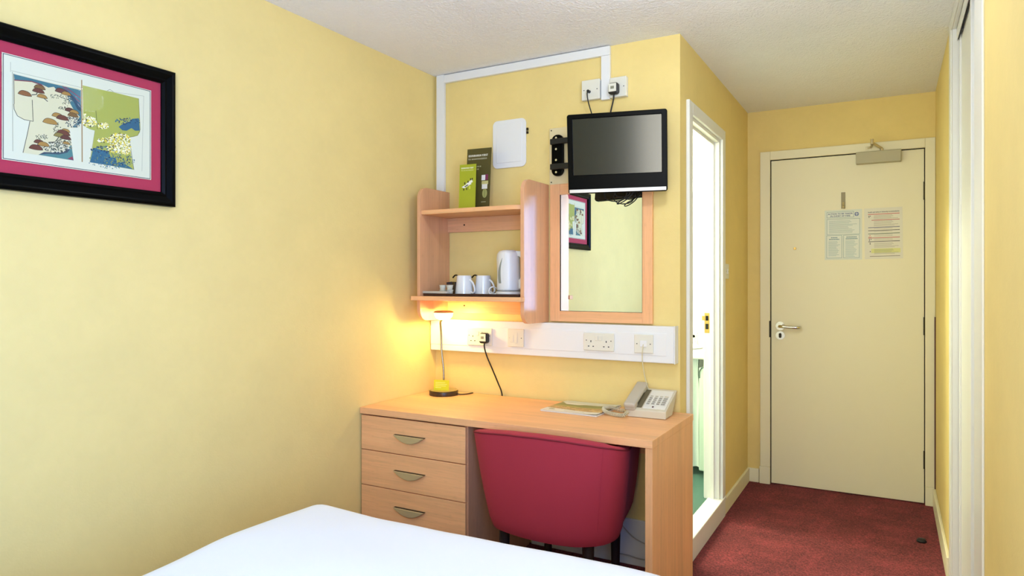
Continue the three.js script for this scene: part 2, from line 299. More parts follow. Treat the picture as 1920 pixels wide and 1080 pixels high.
// ------------------------------------------------------------------ red tub chair
{
  const t = thing('tub_chair', 'red upholstered tub chair pushed in under the desk', 'chair', [0.93, 0, 0.36]);
  // plan of the outer shell, from the left arm round the back to the right arm
  const top = [[0.612, 0.12], [0.592, 0.34], [0.586, 0.55], [0.64, 0.622], [0.79, 0.662], [0.93, 0.684], [1.05, 0.69], [1.125, 0.682], [1.2, 0.64], [1.226, 0.555], [1.18, 0.37], [1.13, 0.12]];
  const bot = [[0.7, 0.14], [0.672, 0.36], [0.672, 0.56], [0.71, 0.612], [0.82, 0.65], [0.93, 0.662], [1.02, 0.655], [1.08, 0.636], [1.148, 0.575], [1.17, 0.485], [1.14, 0.36], [1.1, 0.14]];
  const rimY = [0.6, 0.622, 0.648, 0.662, 0.676, 0.683, 0.684, 0.68, 0.668, 0.648, 0.622, 0.6];
  const N = 72, curve = (a) => new THREE.CatmullRomCurve3(a.map(([x, z]) => new THREE.Vector3(x, 0, z)), false, 'centripetal');
  const ct = curve(top), cb = curve(bot), at = (f, tt) => { const p = f * (tt.length - 1), i = Math.min(tt.length - 2, Math.floor(p)); return tt[i] + (tt[i + 1] - tt[i]) * (p - i); };
  const LO = 0.285, ring = [];
  for (let i = 0; i <= N; i++) {
    const f = i / N, a = ct.getPoint(f), b = cb.getPoint(f), ta = ct.getTangent(f), out = new THREE.Vector3(-ta.z, 0, ta.x).normalize(); // points to the outside of the tub
    if (out.dot(new THREE.Vector3(a.x - 0.93, 0, a.z - 0.3)) < 0) out.negate();
    const Y = at(f, rimY), R = [], th = 0.06;
    const P = (k, inset, y) => { const p = b.clone().lerp(a, k); return [p.x - out.x * inset, y, p.z - out.z * inset]; };
    R.push(P(0, th, LO + 0.02), P(0, 0.025, LO), P(0, 0.006, LO + 0.006));
    for (let k = 1; k <= 10; k++) { const h = k / 10; R.push(P(h, -0.005 * Math.sin(h * Math.PI), LO + 0.006 + (Y - 0.012 - LO - 0.006) * h)); }
    R.push(P(1, 0.004, Y - 0.004), P(1, 0.018, Y), P(1, 0.042, Y), P(1, 0.056, Y - 0.006), P(1, 0.062, Y - 0.02), P(0.75, 0.062, 0.5), P(0.5, 0.062, 0.4));
    ring.push(R);
  }
  const K = ring[0].length, pos = [], idx = [];
  ring.forEach((R) => R.forEach((p) => pos.push(...p)));
  for (let i = 0; i < N; i++) for (let k = 0; k < K - 1; k++) { const a = i * K + k, b = a + 1, c = a + K, d = c + 1; idx.push(a, c, b, b, c, d); }
  for (const [e, flip] of [[0, 0], [N, 1]]) { // close the two arm fronts
    const c0 = pos.length / 3, R = ring[e], m = R.reduce((s, p) => [s[0] + p[0] / K, s[1] + p[1] / K, s[2] + p[2] / K], [0, 0, 0]);
    pos.push(...m); R.forEach((p) => pos.push(...p));
    for (let k = 0; k < K; k++) { const a = c0 + 1 + k, b = c0 + 1 + (k + 1) % K; flip ? idx.push(c0, b, a) : idx.push(c0, a, b); }
  }
  const g = new THREE.BufferGeometry(); g.setAttribute('position', new THREE.Float32BufferAttribute(pos, 3)); g.setIndex(idx); g.computeVertexNormals();
  g.setAttribute('uv', new THREE.Float32BufferAttribute(new Float32Array(pos.length / 3 * 2), 2));
  obj('shell', uvBox(g), M.red, t);
  const line = (i, k) => ring[i][k];
  obj('piping', tube(ring.map((R) => [R[12][0], R[12][1] + 0.003, R[12][2]]), 0.0035, 140, 6), M.redPiping, t);
  for (const i of [50]) obj('seam', tube([2, 4, 6, 8, 10, 12].map((k) => line(i, k)), 0.0012, 30, 6), M.red, t);
  obj('seat', softBox(0.41, 0.13, 0.44, 0.05, [20, 8, 20]).translate(0.9, 0.395, 0.34), M.red, t);
  obj('seat_base', box(0.72, 1.06, 0.29, 0.34, 0.16, 0.54, 0.02), M.darkWood, t);
  for (const [x, z] of [[0.74, 0.2], [1.05, 0.2], [0.735, 0.575], [1.085, 0.575]]) obj('leg', cyl(x, 0.14, z, 0.016, 0.024, 0.28, 4).rotateY(0), M.darkWood, t);
}

// ------------------------------------------------------------------ picture on the left wall (built facing +z, then turned)
{
  const z0 = 1.473, z1 = 2.045, y0 = 1.48, y1 = 1.915, w = z1 - z0, h = y1 - y0, fw = 0.044;
  const t = thing('framed_picture', 'black framed print of two patterned robes in a red mount', 'picture', [0.001, (y0 + y1) / 2, (z0 + z1) / 2], Math.PI / 2, true);
  const side = (a, b, c, d) => {                            // a moulding bar along a->b with mitred ends (c: outer length, d: true for upright)
    const s = new THREE.Shape(); s.moveTo(0, 0); s.lineTo(0, 0.02); s.quadraticCurveTo(0.004, 0.027, 0.014, 0.025); s.lineTo(0.03, 0.018); s.lineTo(0.036, 0.02); s.lineTo(fw, 0.014); s.lineTo(fw, 0); s.lineTo(0, 0);
    const g = new THREE.ExtrudeGeometry(s, { depth: c, bevelEnabled: false, curveSegments: 6 }), p = g.attributes.position;
    for (let i = 0; i < p.count; i++) { const inset = p.getX(i), f = p.getZ(i) > c / 2 ? c - inset : inset; p.setXYZ(i, f - c / 2, -inset, p.getY(i)); }
    g.computeVertexNormals(); return g;
  };
  const bars = [side(0, 0, w).translate(0, h / 2, 0), side(0, 0, w).rotateZ(Math.PI).translate(0, -h / 2, 0), side(0, 0, h).rotateZ(Math.PI / 2).translate(-w / 2, 0, 0), side(0, 0, h).rotateZ(-Math.PI / 2).translate(w / 2, 0, 0)];
  for (const b of bars) obj('frame_side', uvBox(b), M.blackGloss, t);
  obj('mount', box(-w / 2 + 0.03, w / 2 - 0.03, -h / 2 + 0.03, h / 2 - 0.03, 0.002, 0.008), std(0xb23048, 0.85), t);
  const pw = 0.412, ph = 0.281, print = canvasTex(1236, 843, (x, cw, ch) => {
    // positions below are read off the slanted print and set square again
    const P = (a, b) => { const u = (a - 10) / 1210, hL = 865, hR = 725, s = u * hR / ((1 - u) * hL + u * hR), top = 40 + 305 * u, hh = hL + (hR - hL) * u; return [s * cw, (b - top) / hh * ch]; };
    const poly = (pts, fill, stroke, lw = 3, close = true) => { x.beginPath(); pts.forEach((p, i) => { const q = P(...p); i ? x.lineTo(...q) : x.moveTo(...q); }); if (close) x.closePath(); if (fill) { x.fillStyle = fill; x.fill(); } if (stroke) { x.strokeStyle = stroke; x.lineWidth = lw; x.stroke(); } };
    x.fillStyle = '#dcdaba'; x.fillRect(0, 0, cw, ch);
    x.strokeStyle = '#2c2c38'; x.lineWidth = 5; x.strokeRect(9, 9, cw - 18, ch - 18);
    poly([[85, 190], [655, 325], [1160, 390], [1145, 1000]], null, '#8a8668', 2, false);
    poly([[95, 200], [98, 840]], null, '#8a8668', 3, false);
    poly([[80, 120], [80, 200]], null, '#8a8668', 2, false);
    // left robe
    const cream = '#d9d0a2', ink = '#2a2a20';
    poly([[105, 215], [380, 280], [650, 335], [655, 600], [635, 645], [600, 652], [555, 650], [575, 780], [590, 915], [180, 852], [215, 700], [235, 595], [170, 580], [120, 530], [105, 460]], cream);
    poly([[105, 460], [108, 500], [135, 555], [190, 585], [262, 598], [254, 425]], null, ink, 4, false);
    poly([[236, 597], [215, 700], [180, 852]], null, ink, 4, false);
    poly([[105, 215], [108, 460]], null, ink, 4, false);
    poly([[108, 218], [380, 285], [648, 345], [652, 610], [620, 648], [575, 646], [640, 560], [600, 520], [560, 450], [540, 390], [500, 372], [460, 355], [430, 318], [385, 325], [330, 300], [250, 272], [112, 262]], '#3f6f74');
    poly([[108, 262], [250, 272], [330, 300], [372, 335], [340, 312], [250, 280], [112, 270]], '#7b3038');
    for (const [a, b, c, d] of [[500, 312, 560, 372], [560, 372, 640, 440], [520, 318, 648, 410], [600, 420, 650, 480]]) poly([[a, b], [c, d]], null, '#8a3b4c', 7, false);
    poly([[420, 318], [500, 330], [540, 380], [590, 440], [620, 500], [650, 520], [650, 470], [590, 395], [530, 345]], '#2b4a58');
    poly([[305, 868], [350, 848], [430, 850], [500, 830], [560, 800], [572, 790], [590, 914], [450, 892]], '#4d7d78');
    poly([[305, 868], [350, 846], [430, 848], [500, 838], [565, 815], [540, 850], [470, 866], [380, 860]], '#394a55');
    poly([[540, 900], [580, 880], [588, 912]], '#8a3b4c');
    let k = 7; const r = () => (k = (k * 16807) % 2147483647) / 2147483647;
    const cap = (a, b, w, c) => { const [px, py] = P(a, b), s = w; x.beginPath(); x.moveTo(px - s, py + s * 0.28); x.quadraticCurveTo(px - s * 0.7, py - s * 0.5, px, py - s * 0.4); x.quadraticCurveTo(px + s * 0.8, py - s * 0.4, px + s, py + s * 0.28); x.quadraticCurveTo(px, py + s * 0.5, px - s, py + s * 0.28); x.fillStyle = c; x.fill(); x.strokeStyle = '#31261a'; x.lineWidth = 3; x.stroke(); };
    const bough = (pts) => poly(pts, null, '#31302a', 6, false);
    bough([[250, 385], [290, 380], [300, 350]]); bough([[330, 395], [380, 438]]); bough([[385, 768], [440, 765], [470, 725]]); bough([[430, 555], [520, 570], [560, 560]]);
    const dots = (x0, y0, x1, y1, n, cols, s0, s1) => { for (let i = 0; i < n; i++) { const an = r() * 6.283, ra = Math.sqrt(r()) * 0.58, [px, py] = P((x0 + x1) / 2 + Math.cos(an) * ra * (x1 - x0), (y0 + y1) / 2 + Math.sin(an) * ra * (y1 - y0)); x.fillStyle = cols[Math.floor(r() * cols.length)]; x.beginPath(); x.ellipse(px, py, s0 + r() * (s1 - s0), (s0 + r() * (s1 - s0)) * 0.7, r() * 3, 0, 7); x.fill(); } };
    const leaf = ['#35392a', '#4a4c38', '#dcd6b4', '#7d7f62'];
    dots(400, 380, 500, 410, 40, leaf, 3, 6); dots(500, 400, 580, 470, 60, leaf, 3, 6); dots(470, 480, 540, 500, 30, leaf, 3, 6); dots(530, 570, 640, 645, 170, ['#26303a', '#dcd6b4', '#55635a', '#dcd6b4'], 3, 7); dots(425, 610, 480, 690, 50, leaf, 3, 6); dots(350, 770, 560, 842, 280, ['#35392a', '#dcd6b4', '#8b8d70', '#dcd6b4', '#596052'], 4, 8); dots(290, 705, 380, 740, 50, leaf, 3, 6); dots(450, 740, 560, 790, 90, leaf, 3, 7);
    for (const [a, b, w, c] of [[315, 322, 44, '#7a5a2c'], [305, 350, 46, '#6a3a26'], [195, 372, 50, '#8c5a2e'], [335, 395, 40, '#a87f3a'], [490, 350, 50, '#6a3a2e'], [530, 372, 40, '#a87f3a'], [560, 505, 42, '#5d3326'], [595, 520, 40, '#a87f3a'], [460, 548, 46, '#a87f3a'], [500, 568, 50, '#6a3a26'], [585, 545, 44, '#7a5a2c'], [400, 598, 58, '#a87f3a'], [525, 672, 36, '#a87f3a'], [505, 690, 56, '#6a3a26'], [475, 708, 46, '#8a7a3a'], [525, 728, 44, '#5d3326'], [310, 762, 40, '#6a3a26'], [345, 782, 46, '#a87f3a'], [285, 808, 52, '#6a3a26'], [530, 772, 30, '#a87f3a']]) cap(a, b, w, c);
    // pole between the robes
    poly([[651, 262], [659, 262], [663, 925], [655, 925]], '#a9884f', '#7a5f35', 1);
    // right robe
    poly([[662, 305], [860, 350], [905, 358], [1120, 410], [1130, 680], [1112, 708], [1080, 720], [1040, 726], [1055, 860], [1078, 988], [722, 928], [745, 790], [762, 672], [720, 660], [668, 630]], '#a8ab4b');
    poly([[770, 508], [782, 660]], null, '#5b5e2a', 4, false); poly([[1118, 410], [1132, 660], [1110, 710], [1040, 726]], null, '#5b5e2a', 3, false); poly([[762, 672], [720, 930]], null, '#7b7d45', 2, false); poly([[1040, 726], [1080, 988]], null, '#4d4f30', 4, false);
    poly([[862, 348], [885, 338], [912, 356]], null, '#6d6d50', 3, false);
    poly([[955, 640], [985, 620], [1040, 600], [1065, 575], [1120, 570], [1128, 670], [1090, 672], [1060, 650], [1020, 672], [985, 668]], '#2f5f74');
    poly([[750, 810], [790, 822], [830, 830], [880, 850], [890, 890], [930, 890], [945, 930], [990, 930], [1030, 955], [1075, 985], [722, 928]], '#2f6478');
    dots(945, 570, 1120, 620, 70, ['#24344a', '#2f6478'], 4, 9); dots(740, 800, 900, 850, 60, ['#24344a', '#2f6478'], 4, 9); dots(860, 870, 1050, 950, 90, ['#24344a', '#2f6478', '#8a8f45'], 4, 9); dots(730, 850, 1060, 970, 160, ['#245066', '#3b7284', '#7f8a4a'], 3, 7);
    const bloom = ['#f0e9b8', '#e9d23c', '#f4efcf', '#5a5638', '#d8bb2f', '#f0e9b8'];
    dots(668, 565, 770, 640, 190, bloom, 4, 9); dots(790, 610, 870, 655, 80, bloom, 4, 9); dots(880, 700, 1040, 800, 330, bloom, 4, 10); dots(790, 735, 900, 765, 90, bloom, 4, 9); dots(870, 780, 1050, 850, 260, bloom, 4, 9); dots(670, 530, 690, 560, 20, bloom, 3, 7); dots(980, 830, 1045, 862, 60, bloom, 4, 8);
  });
  obj('print', plain(new THREE.BoxGeometry(pw, ph, 0.002).translate(0.003, 0.002, 0.009)), std(0xffffff, 0.7, { map: print }), t);
  obj('glass', box(-w / 2 + 0.04, w / 2 - 0.04, -h / 2 + 0.04, h / 2 - 0.04, 0.0125, 0.0135), phys(0xffffff, 0.02, { transmission: 1, thickness: 0, specularIntensity: 0.03 }), t);
  obj('hook', cyl(w / 2 + 0.004, -0.02, 0.006, 0.004, 0.004, 0.008, 10, 'x'), M.brass, t);
}

// ------------------------------------------------------------------ wall shelf unit
const S = { x0: 0.069, x1: 0.648, y0: 1.052, y1: 1.692, d: 0.25, low: 1.171, high: 1.579 };
{
  const t = thing('wall_shelf', 'beech two-tier wall shelf with rounded side panels above the desk lamp', 'shelf', [(S.x0 + S.x1) / 2, S.y0, 0.12]);
  const side = (x, th) => {
    const s = new THREE.Shape(), r = 0.055, d = S.d, a = S.y0, b = S.y1;
    s.moveTo(0.002, a); s.lineTo(d - r, a); s.absarc(d - r, a + r, r, -Math.PI / 2, 0); s.lineTo(d, b - r); s.absarc(d - r, b - r, r, 0, Math.PI / 2); s.lineTo(0.002, b); s.lineTo(0.002, a);
    const g = new THREE.ExtrudeGeometry(s, { depth: th, bevelEnabled: true, bevelSize: 0.0015, bevelThickness: 0.0015, bevelOffset: -0.0015, bevelSegments: 2, curveSegments: 14 });
    return uvBox(g.rotateY(-Math.PI / 2).scale(1, 1, 1).translate(x + th, 0, 0), 'y');
  };
  // rotateY(-90) sends shape x to +z
  obj('side_panel', side(S.x0 + 0.0015, 0.0155), M.beechPanel, t);
  obj('side_panel', side(S.x1 - 0.017, 0.0155), M.beechPanel, t);
  const plan = (x0, x1, front, cornerL, cornerR, y, th) => {   // a board seen from above with a rounded front
    const s = new THREE.Shape(); s.moveTo(x0, 0.002); s.lineTo(x1, 0.002); s.lineTo(x1, front - cornerR);
    if (cornerR) s.quadraticCurveTo(x1 - 0.02, front, x1 - 0.09, front); else s.lineTo(x1, front);
    if (cornerL) { s.lineTo(x0 + 0.004, front); } else s.lineTo(x0, front);
    s.lineTo(x0, 0.002);
    const g = new THREE.ExtrudeGeometry(s, { depth: th, bevelEnabled: true, bevelSize: 0.0015, bevelThickness: 0.0015, bevelOffset: -0.0015, bevelSegments: 2, curveSegments: 12 });
    return uvBox(g.rotateX(Math.PI / 2).translate(0, y, 0), 'x');
  };
  obj('shelf_board', plan(S.x0 + 0.0172, S.x1 - 0.0172, 0.24, 0, 0.022, S.high - 0.0015, 0.017), M.beech, t);
  obj('shelf_board', [plan(S.x0 + 0.0172, S.x1 - 0.0172, S.d, 0, 0, S.low - 0.0015, 0.017), box(S.x0 - 0.005, S.x1 + 0.004, S.low - 0.02, S.low, S.d + 0.0005, S.d + 0.042, 0.002)], M.beech, t);
  const rail = (y0, y1) => box(S.x0 + 0.0172, S.x1 - 0.0172, y0, y1, 0.002, 0.018, 0.001);
  obj('back_rail', rail(1.487, S.high - 0.0205), M.beechPanel, t);
  obj('back_rail', rail(1.083, S.low - 0.0205), M.beech, t);
  obj('screw', [cyl(0.187, 1.522, 0.0185, 0.004, 0.004, 0.002, 12, 'z')], M.darkMetal, t);
  obj('screw', [cyl(0.187, 1.12, 0.0185, 0.004, 0.004, 0.002, 12, 'z')], M.darkMetal, t);
}
// leaflets standing on the top board
function sheet(name, label, category, w, h, th, map, at, tilt, turn, roughness = 0.5) {
  const m = obj(name, plain(new THREE.BoxGeometry(w, h, th).translate(0, h / 2, 0)), std(0xffffff, roughness, { map }));
  m.position.set(...at); m.rotation.set(tilt, turn, 0, 'YXZ'); tag(m, label, category); return m;
}
sheet('leaflet', 'tall dark brown folded leaflet behind the green one on the shelf', 'leaflet', 0.13, 0.3, 0.0015, canvasTex(260, 600, (x) => {
  x.fillStyle = '#4f4718'; x.fillRect(0, 0, 260, 600);
  x.fillStyle = '#f4f2e6'; x.font = 'bold 27px sans-serif'; x.fillText('EDINBURGH FIRST', 14, 78, 210); x.font = '24px sans-serif'; x.fillStyle = '#d9d6bf'; x.fillText('for accommodation', 14, 108, 200);
  x.fillStyle = '#a5a078'; for (const [y, w] of [[170, 130], [196, 120]]) for (let i = 0; i < w; i += 24) x.fillRect(18 + i, y, 17, 12);
  x.fillStyle = '#f1eee6'; x.fillRect(165, 262, 40, 52); x.fillStyle = '#7a2450'; x.fillRect(205, 258, 30, 54); x.fillStyle = '#c9c07c'; x.fillRect(168, 320, 70, 34); x.fillStyle = '#ece9da'; x.fillRect(172, 352, 58, 46);
  x.fillStyle = '#a3a35e'; x.beginPath(); x.ellipse(205, 440, 26, 44, 0, 0, 7); x.fill(); x.fillStyle = '#75763a'; x.fillRect(202, 400, 5, 80);
  x.fillStyle = '#b9b48c'; x.fillRect(170, 520, 50, 5);
}), [0.322, S.high + 0.001, 0.115], -0.09, 0.08);
sheet('leaflet', 'short lime green leaflet standing in front of the brown one', 'leaflet', 0.087, 0.215, 0.0012, canvasTex(200, 480, (x) => {
  x.fillStyle = '#a7ad1e'; x.fillRect(0, 0, 200, 480);
  x.fillStyle = '#f6f6e6'; x.font = 'bold 22px sans-serif'; x.fillText('EDINBURGH FIRST', 18, 46, 150); x.font = '17px sans-serif'; x.fillStyle = '#e2e4b0'; x.fillText('for accommodation', 18, 68, 150);
  const iso = (a, b, w, h, c) => { x.fillStyle = c; x.beginPath(); x.moveTo(a, b); x.lineTo(a + w, b - w * 0.5); x.lineTo(a + w + h, b - w * 0.5 + h * 0.4); x.lineTo(a + h, b + h * 0.4); x.fill(); };
  iso(28, 240, 90, 34, '#f2f0e4'); iso(80, 205, 60, 30, '#f2f0e4'); iso(60, 235, 40, 14, '#4d4a2c'); iso(120, 180, 30, 16, '#e8e6d2');
  x.fillStyle = '#2a2016'; for (const [a, b] of [[60, 190], [100, 175], [130, 150], [150, 148], [50, 255], [86, 250]]) x.fillRect(a, b, 12, 22);
  x.fillStyle = '#d9d34a'; x.fillRect(120, 230, 16, 34);
}), [0.297, S.high + 0.001, 0.165], -0.06, 0.1);

// tray, cups and kettle on the lower board
{
  const y = S.low, x0 = 0.1, x1 = 0.618, z0 = 0.03, z1 = 0.243;
  const t = thing('tray', 'dark brown serving tray under the cups and kettle', 'tray', [(x0 + x1) / 2, y, 0.15]);
  obj('tray_base', box(x0, x1, y + 0.0005, y + 0.005, z0, z1, 0.002), std(0x3c211a, 0.4), t);
  obj('rim', [box(x0, x1, y + 0.005, y + 0.0125, z1 - 0.006, z1, 0.002), box(x0, x1, y + 0.005, y + 0.0125, z0, z0 + 0.006, 0.002), box(x0, x0 + 0.006, y + 0.005, y + 0.0125, z0 + 0.006, z1 - 0.006, 0.002), box(x1 - 0.006, x1, y + 0.005, y + 0.0125, z0 + 0.006, z1 - 0.006, 0.002)], std(0x3c211a, 0.4), t);
  const ty = y + 0.0055;
  const pk = obj('stationery_folder', box(-0.075, 0.075, 0, 0.011, -0.011, 0.011, 0.002), std(0xc9c3b2, 0.35)); pk.position.set(0.162, y + 0.0125, 0.228); pk.rotation.y = -0.12; tag(pk, 'narrow silver grey packet lying on the front of the tray', 'packet');
  const mug = (x, z, turn, label) => {
    const m = thing('mug', label, 'mug', [x, ty, z], turn, true, 'white mugs on the tray');
    obj('cup', lathe([[0, 0], [0.041, 0], [0.0435, 0.002], [0.0435, 0.006], [0.035, 0.088], [0.034, 0.092], [0.032, 0.092], [0.031, 0.088], [0.0385, 0.01], [0, 0.008]], 0, 0, 0), M.ceramic, m);
    obj('handle', tube([[0.036, 0.072, 0], [0.05, 0.062, 0], [0.064, 0.038, 0], [0.066, 0.016, 0], [0.056, 0.009, 0], [0.041, 0.014, 0]], 0.0048, 30, 10), M.ceramic, m);
    obj('spoon', tube([[-0.015, 0.03, 0.01], [-0.03, 0.09, 0.012], [-0.045, 0.094, 0.012], [-0.062, 0.082, 0.012]], 0.0035, 20, 6), M.darkMetal, m);
    return m;
  };
  mug(0.262, 0.135, -0.15, 'white tapered mug next to the milk pots on the tray');
  mug(0.338, 0.082, -0.1, 'white tapered mug between the other mug and the kettle');
  const pots = [[0.178, 0.192, 'leftmost'], [0.2155, 0.188, 'middle'], [0.168, 0.105, 'hindmost']];
  for (const [x, z, w] of pots) for (const k of [0, 1]) {
    const p = thing('milk_pot', `${k ? 'upper' : 'lower'} small milk pot in the ${w} pile beside the mugs`, 'milk pot', [x, ty + k * 0.0245, z], 0, true, 'milk pots on the tray');
    obj('pot', lathe([[0, 0], [0.0125, 0], [0.016, 0.02], [0.0175, 0.021], [0.0175, 0.022], [0, 0.022]], 0, 0, 0, 20), M.plasticIvory, p);
    obj('lid', cyl(0, 0.0232, 0, 0.0182, 0.0182, 0.0014, 20), std(k ? 0xb08a62 : 0xe7dfc9, 0.4), p);
  }
  [[0.186, 0.15, 0.5, 0x2a1f2c], [0.196, 0.14, -0.35, 0x54401f], [0.1995, 0.128, 0.2, 0x241c22]].forEach(([x, z, a, c], i) => {
    const s = obj('sachet', uvBox(new RoundedBoxGeometry(0.03, 0.062, 0.004, 2, 0.0018).translate(0, 0.031, 0)), std(c, 0.35)); s.position.set(x, ty, z - 0.01 + i * 0.004); s.rotation.set(-0.05, a * 0.3, 0.12 - 0.1 * i);
    tag(s, ['purple black drinks sachet leaning left of the first mug', 'brown drinks sachet leaning against the first mug', 'black drinks sachet hindmost beside the first mug'][i], 'sachet', 'drinks sachets on the tray');
  });
  // kettle
  const kx = 0.508, kz = 0.135, k = thing('kettle', 'white plastic jug kettle with a grey water gauge', 'kettle', [kx, ty, kz], 0.1, true); k.scale.set(0.82, 1, 0.82);
  const body = new THREE.LatheGeometry([[0, 0.02], [0.066, 0.02], [0.068, 0.03], [0.066, 0.09], [0.062, 0.17], [0.058, 0.19], [0.05, 0.203], [0.03, 0.208], [0, 0.209]].map((p) => new THREE.Vector2(...p)), 40);
  { const p = body.attributes.position; for (let i = 0; i < p.count; i++) if (p.getX(i) < 0) { const s = THREE.MathUtils.smoothstep(p.getY(i), 0.12, 0.2); p.setX(i, p.getX(i) * (1 + 0.28 * s * Math.pow(Math.max(0, -p.getX(i)) / 0.066, 2))); } body.computeVertexNormals(); }
  obj('body', uvBox(body), M.plasticWhite, k);
  obj('kettle_base', lathe([[0, 0], [0.074, 0], [0.076, 0.004], [0.074, 0.014], [0.068, 0.0185], [0, 0.0185]], 0, 0, 0), M.plasticWhite, k);
  obj('handle', [extrude((() => { const s = new THREE.Shape(); s.moveTo(0.03, 0.204); s.lineTo(0.075, 0.203); s.quadraticCurveTo(0.102, 0.2, 0.102, 0.17); s.lineTo(0.098, 0.06); s.quadraticCurveTo(0.096, 0.03, 0.06, 0.028); s.lineTo(0.06, 0.07); s.quadraticCurveTo(0.078, 0.075, 0.079, 0.09); s.lineTo(0.08, 0.16); s.quadraticCurveTo(0.08, 0.178, 0.05, 0.18); return s; })(), 0.03, 0.004).translate(0, 0, -0.015)], M.plasticWhite, k);
  const gz = (x, y) => Math.sqrt(Math.max(0, Math.pow(y < 0.09 ? 0.0665 : 0.0665 - 0.055 * (y - 0.09), 2) - x * x));
  const gauge = []; for (let i = 0; i <= 20; i++) { const f = i / 20; gauge.push([f, -0.028 - 0.012 * Math.sin(f * Math.PI) + 0.014 * f, 0.055 + 0.115 * f, 0.0075 * Math.sin(Math.PI * (0.35 + 0.65 * f)) * 1.3 + 0.0008]); }
  { const pos = [], idx = []; gauge.forEach(([f, x, y, w]) => { for (const s of [-1, 0, 1]) { const X = x + s * w; pos.push(X, y, gz(X, y) + 0.0012); } }); for (let i = 0; i < 20; i++) for (const c of [0, 1]) { const a = i * 3 + c; idx.push(a, a + 1, a + 3, a + 1, a + 4, a + 3); }
    const g = new THREE.BufferGeometry(); g.setAttribute('position', new THREE.Float32BufferAttribute(pos, 3)); g.setIndex(idx); g.computeVertexNormals(); obj('water_gauge', uvBox(g), std(0x9aa096, 0.3), k); }
  obj('badge', [-0.045, -0.039, -0.033, -0.027, -0.021].map((x) => box(x, x + 0.0048, 0.0415, 0.0465 + (x === -0.045 ? 0.001 : 0), gz(x, 0.04) - 0.001, gz(x, 0.04) + 0.0006)), M.hole, k);
  obj('cord', tube([[-0.06, 0.006, 0.04], [-0.082, 0.005, 0.055], [-0.096, 0.012, 0.058], [-0.097, 0.028, 0.052], [-0.088, 0.038, 0.036], [-0.08, 0.03, -0.01], [-0.074, 0.008, -0.04]], 0.0034, 50, 8), M.plasticWhite, k);
}

// ------------------------------------------------------------------ mirror
{
  const x0 = 0.662, x1 = 1.15, y0 = 1.056, y1 = 1.69, a = 0.05;
  const t = thing('wall_mirror', 'beech framed wall mirror hanging under the television', 'mirror', [(x0 + x1) / 2, y0, 0]);
  obj('frame_side', box(x0, x0 + a, y0, y1, 0.001, 0.02, 0.002, 'y'), M.beech, t); obj('frame_side', box(x1 - 0.045, x1, y0, y1, 0.001, 0.02, 0.002, 'y'), M.beech, t);
  obj('frame_side', box(x0 + a, x1 - 0.045, y1 - a, y1, 0.001, 0.0196, 0.002), M.beech, t); obj('frame_side', box(x0 + a, x1 - 0.045, y0, y0 + 0.048, 0.001, 0.0196, 0.002), M.beech, t);
  obj('mirror_glass', box(x0 + a - 0.003, x1 - 0.042, y0 + 0.045, y1 - a + 0.003, 0.004, 0.0135), M.mirror, t);
  obj('rebate', [box(x0 + a - 0.0005, x0 + a + 0.0015, y0 + 0.048, y1 - a, 0.0136, 0.0175), box(x0 + a, x1 - 0.045, y0 + 0.0475, y0 + 0.0495, 0.0136, 0.0175), box(x1 - 0.0465, x1 - 0.0445, y0 + 0.048, y1 - a, 0.0136, 0.0175)], M.hole, t);
}

// ------------------------------------------------------------------ sockets, trunking
{
  const t = thing('dado_trunking', 'white dado trunking running along the wall above the desk', 'trunking', [0.63, 0.892, 0]);
  obj('channel', box(0.004, 1.252, 0.894, 1.05, 0.001, 0.05, 0.004), M.plasticWhite, t);
  obj('cover', box(0.006, 1.222, 0.925, 1.02, 0.0495, 0.0522, 0.001), M.plasticWhite, t);
  obj('end_cap', box(1.2525, 1.2575, 0.8925, 1.0515, 0.001, 0.052, 0.002), M.plasticWhite, t);
  const c = thing('cable_trunking', 'thin white cable trunking along the ceiling and down the wall corner', 'trunking', [0.04, 1.694, 0]);
  obj('upright', box(0.018, 0.064, 1.694, H - 0.001, 0.001, 0.02, 0.002), M.plasticWhite, c);
  obj('ceiling_run', box(0.0645, 0.956, H - 0.044, H - 0.004, 0.001, 0.02, 0.002), M.plasticWhite, c);
  obj('drop', box(0.914, 0.956, 2.05, H - 0.0445, 0.001, 0.0185, 0.002), M.plasticWhite, c);
}
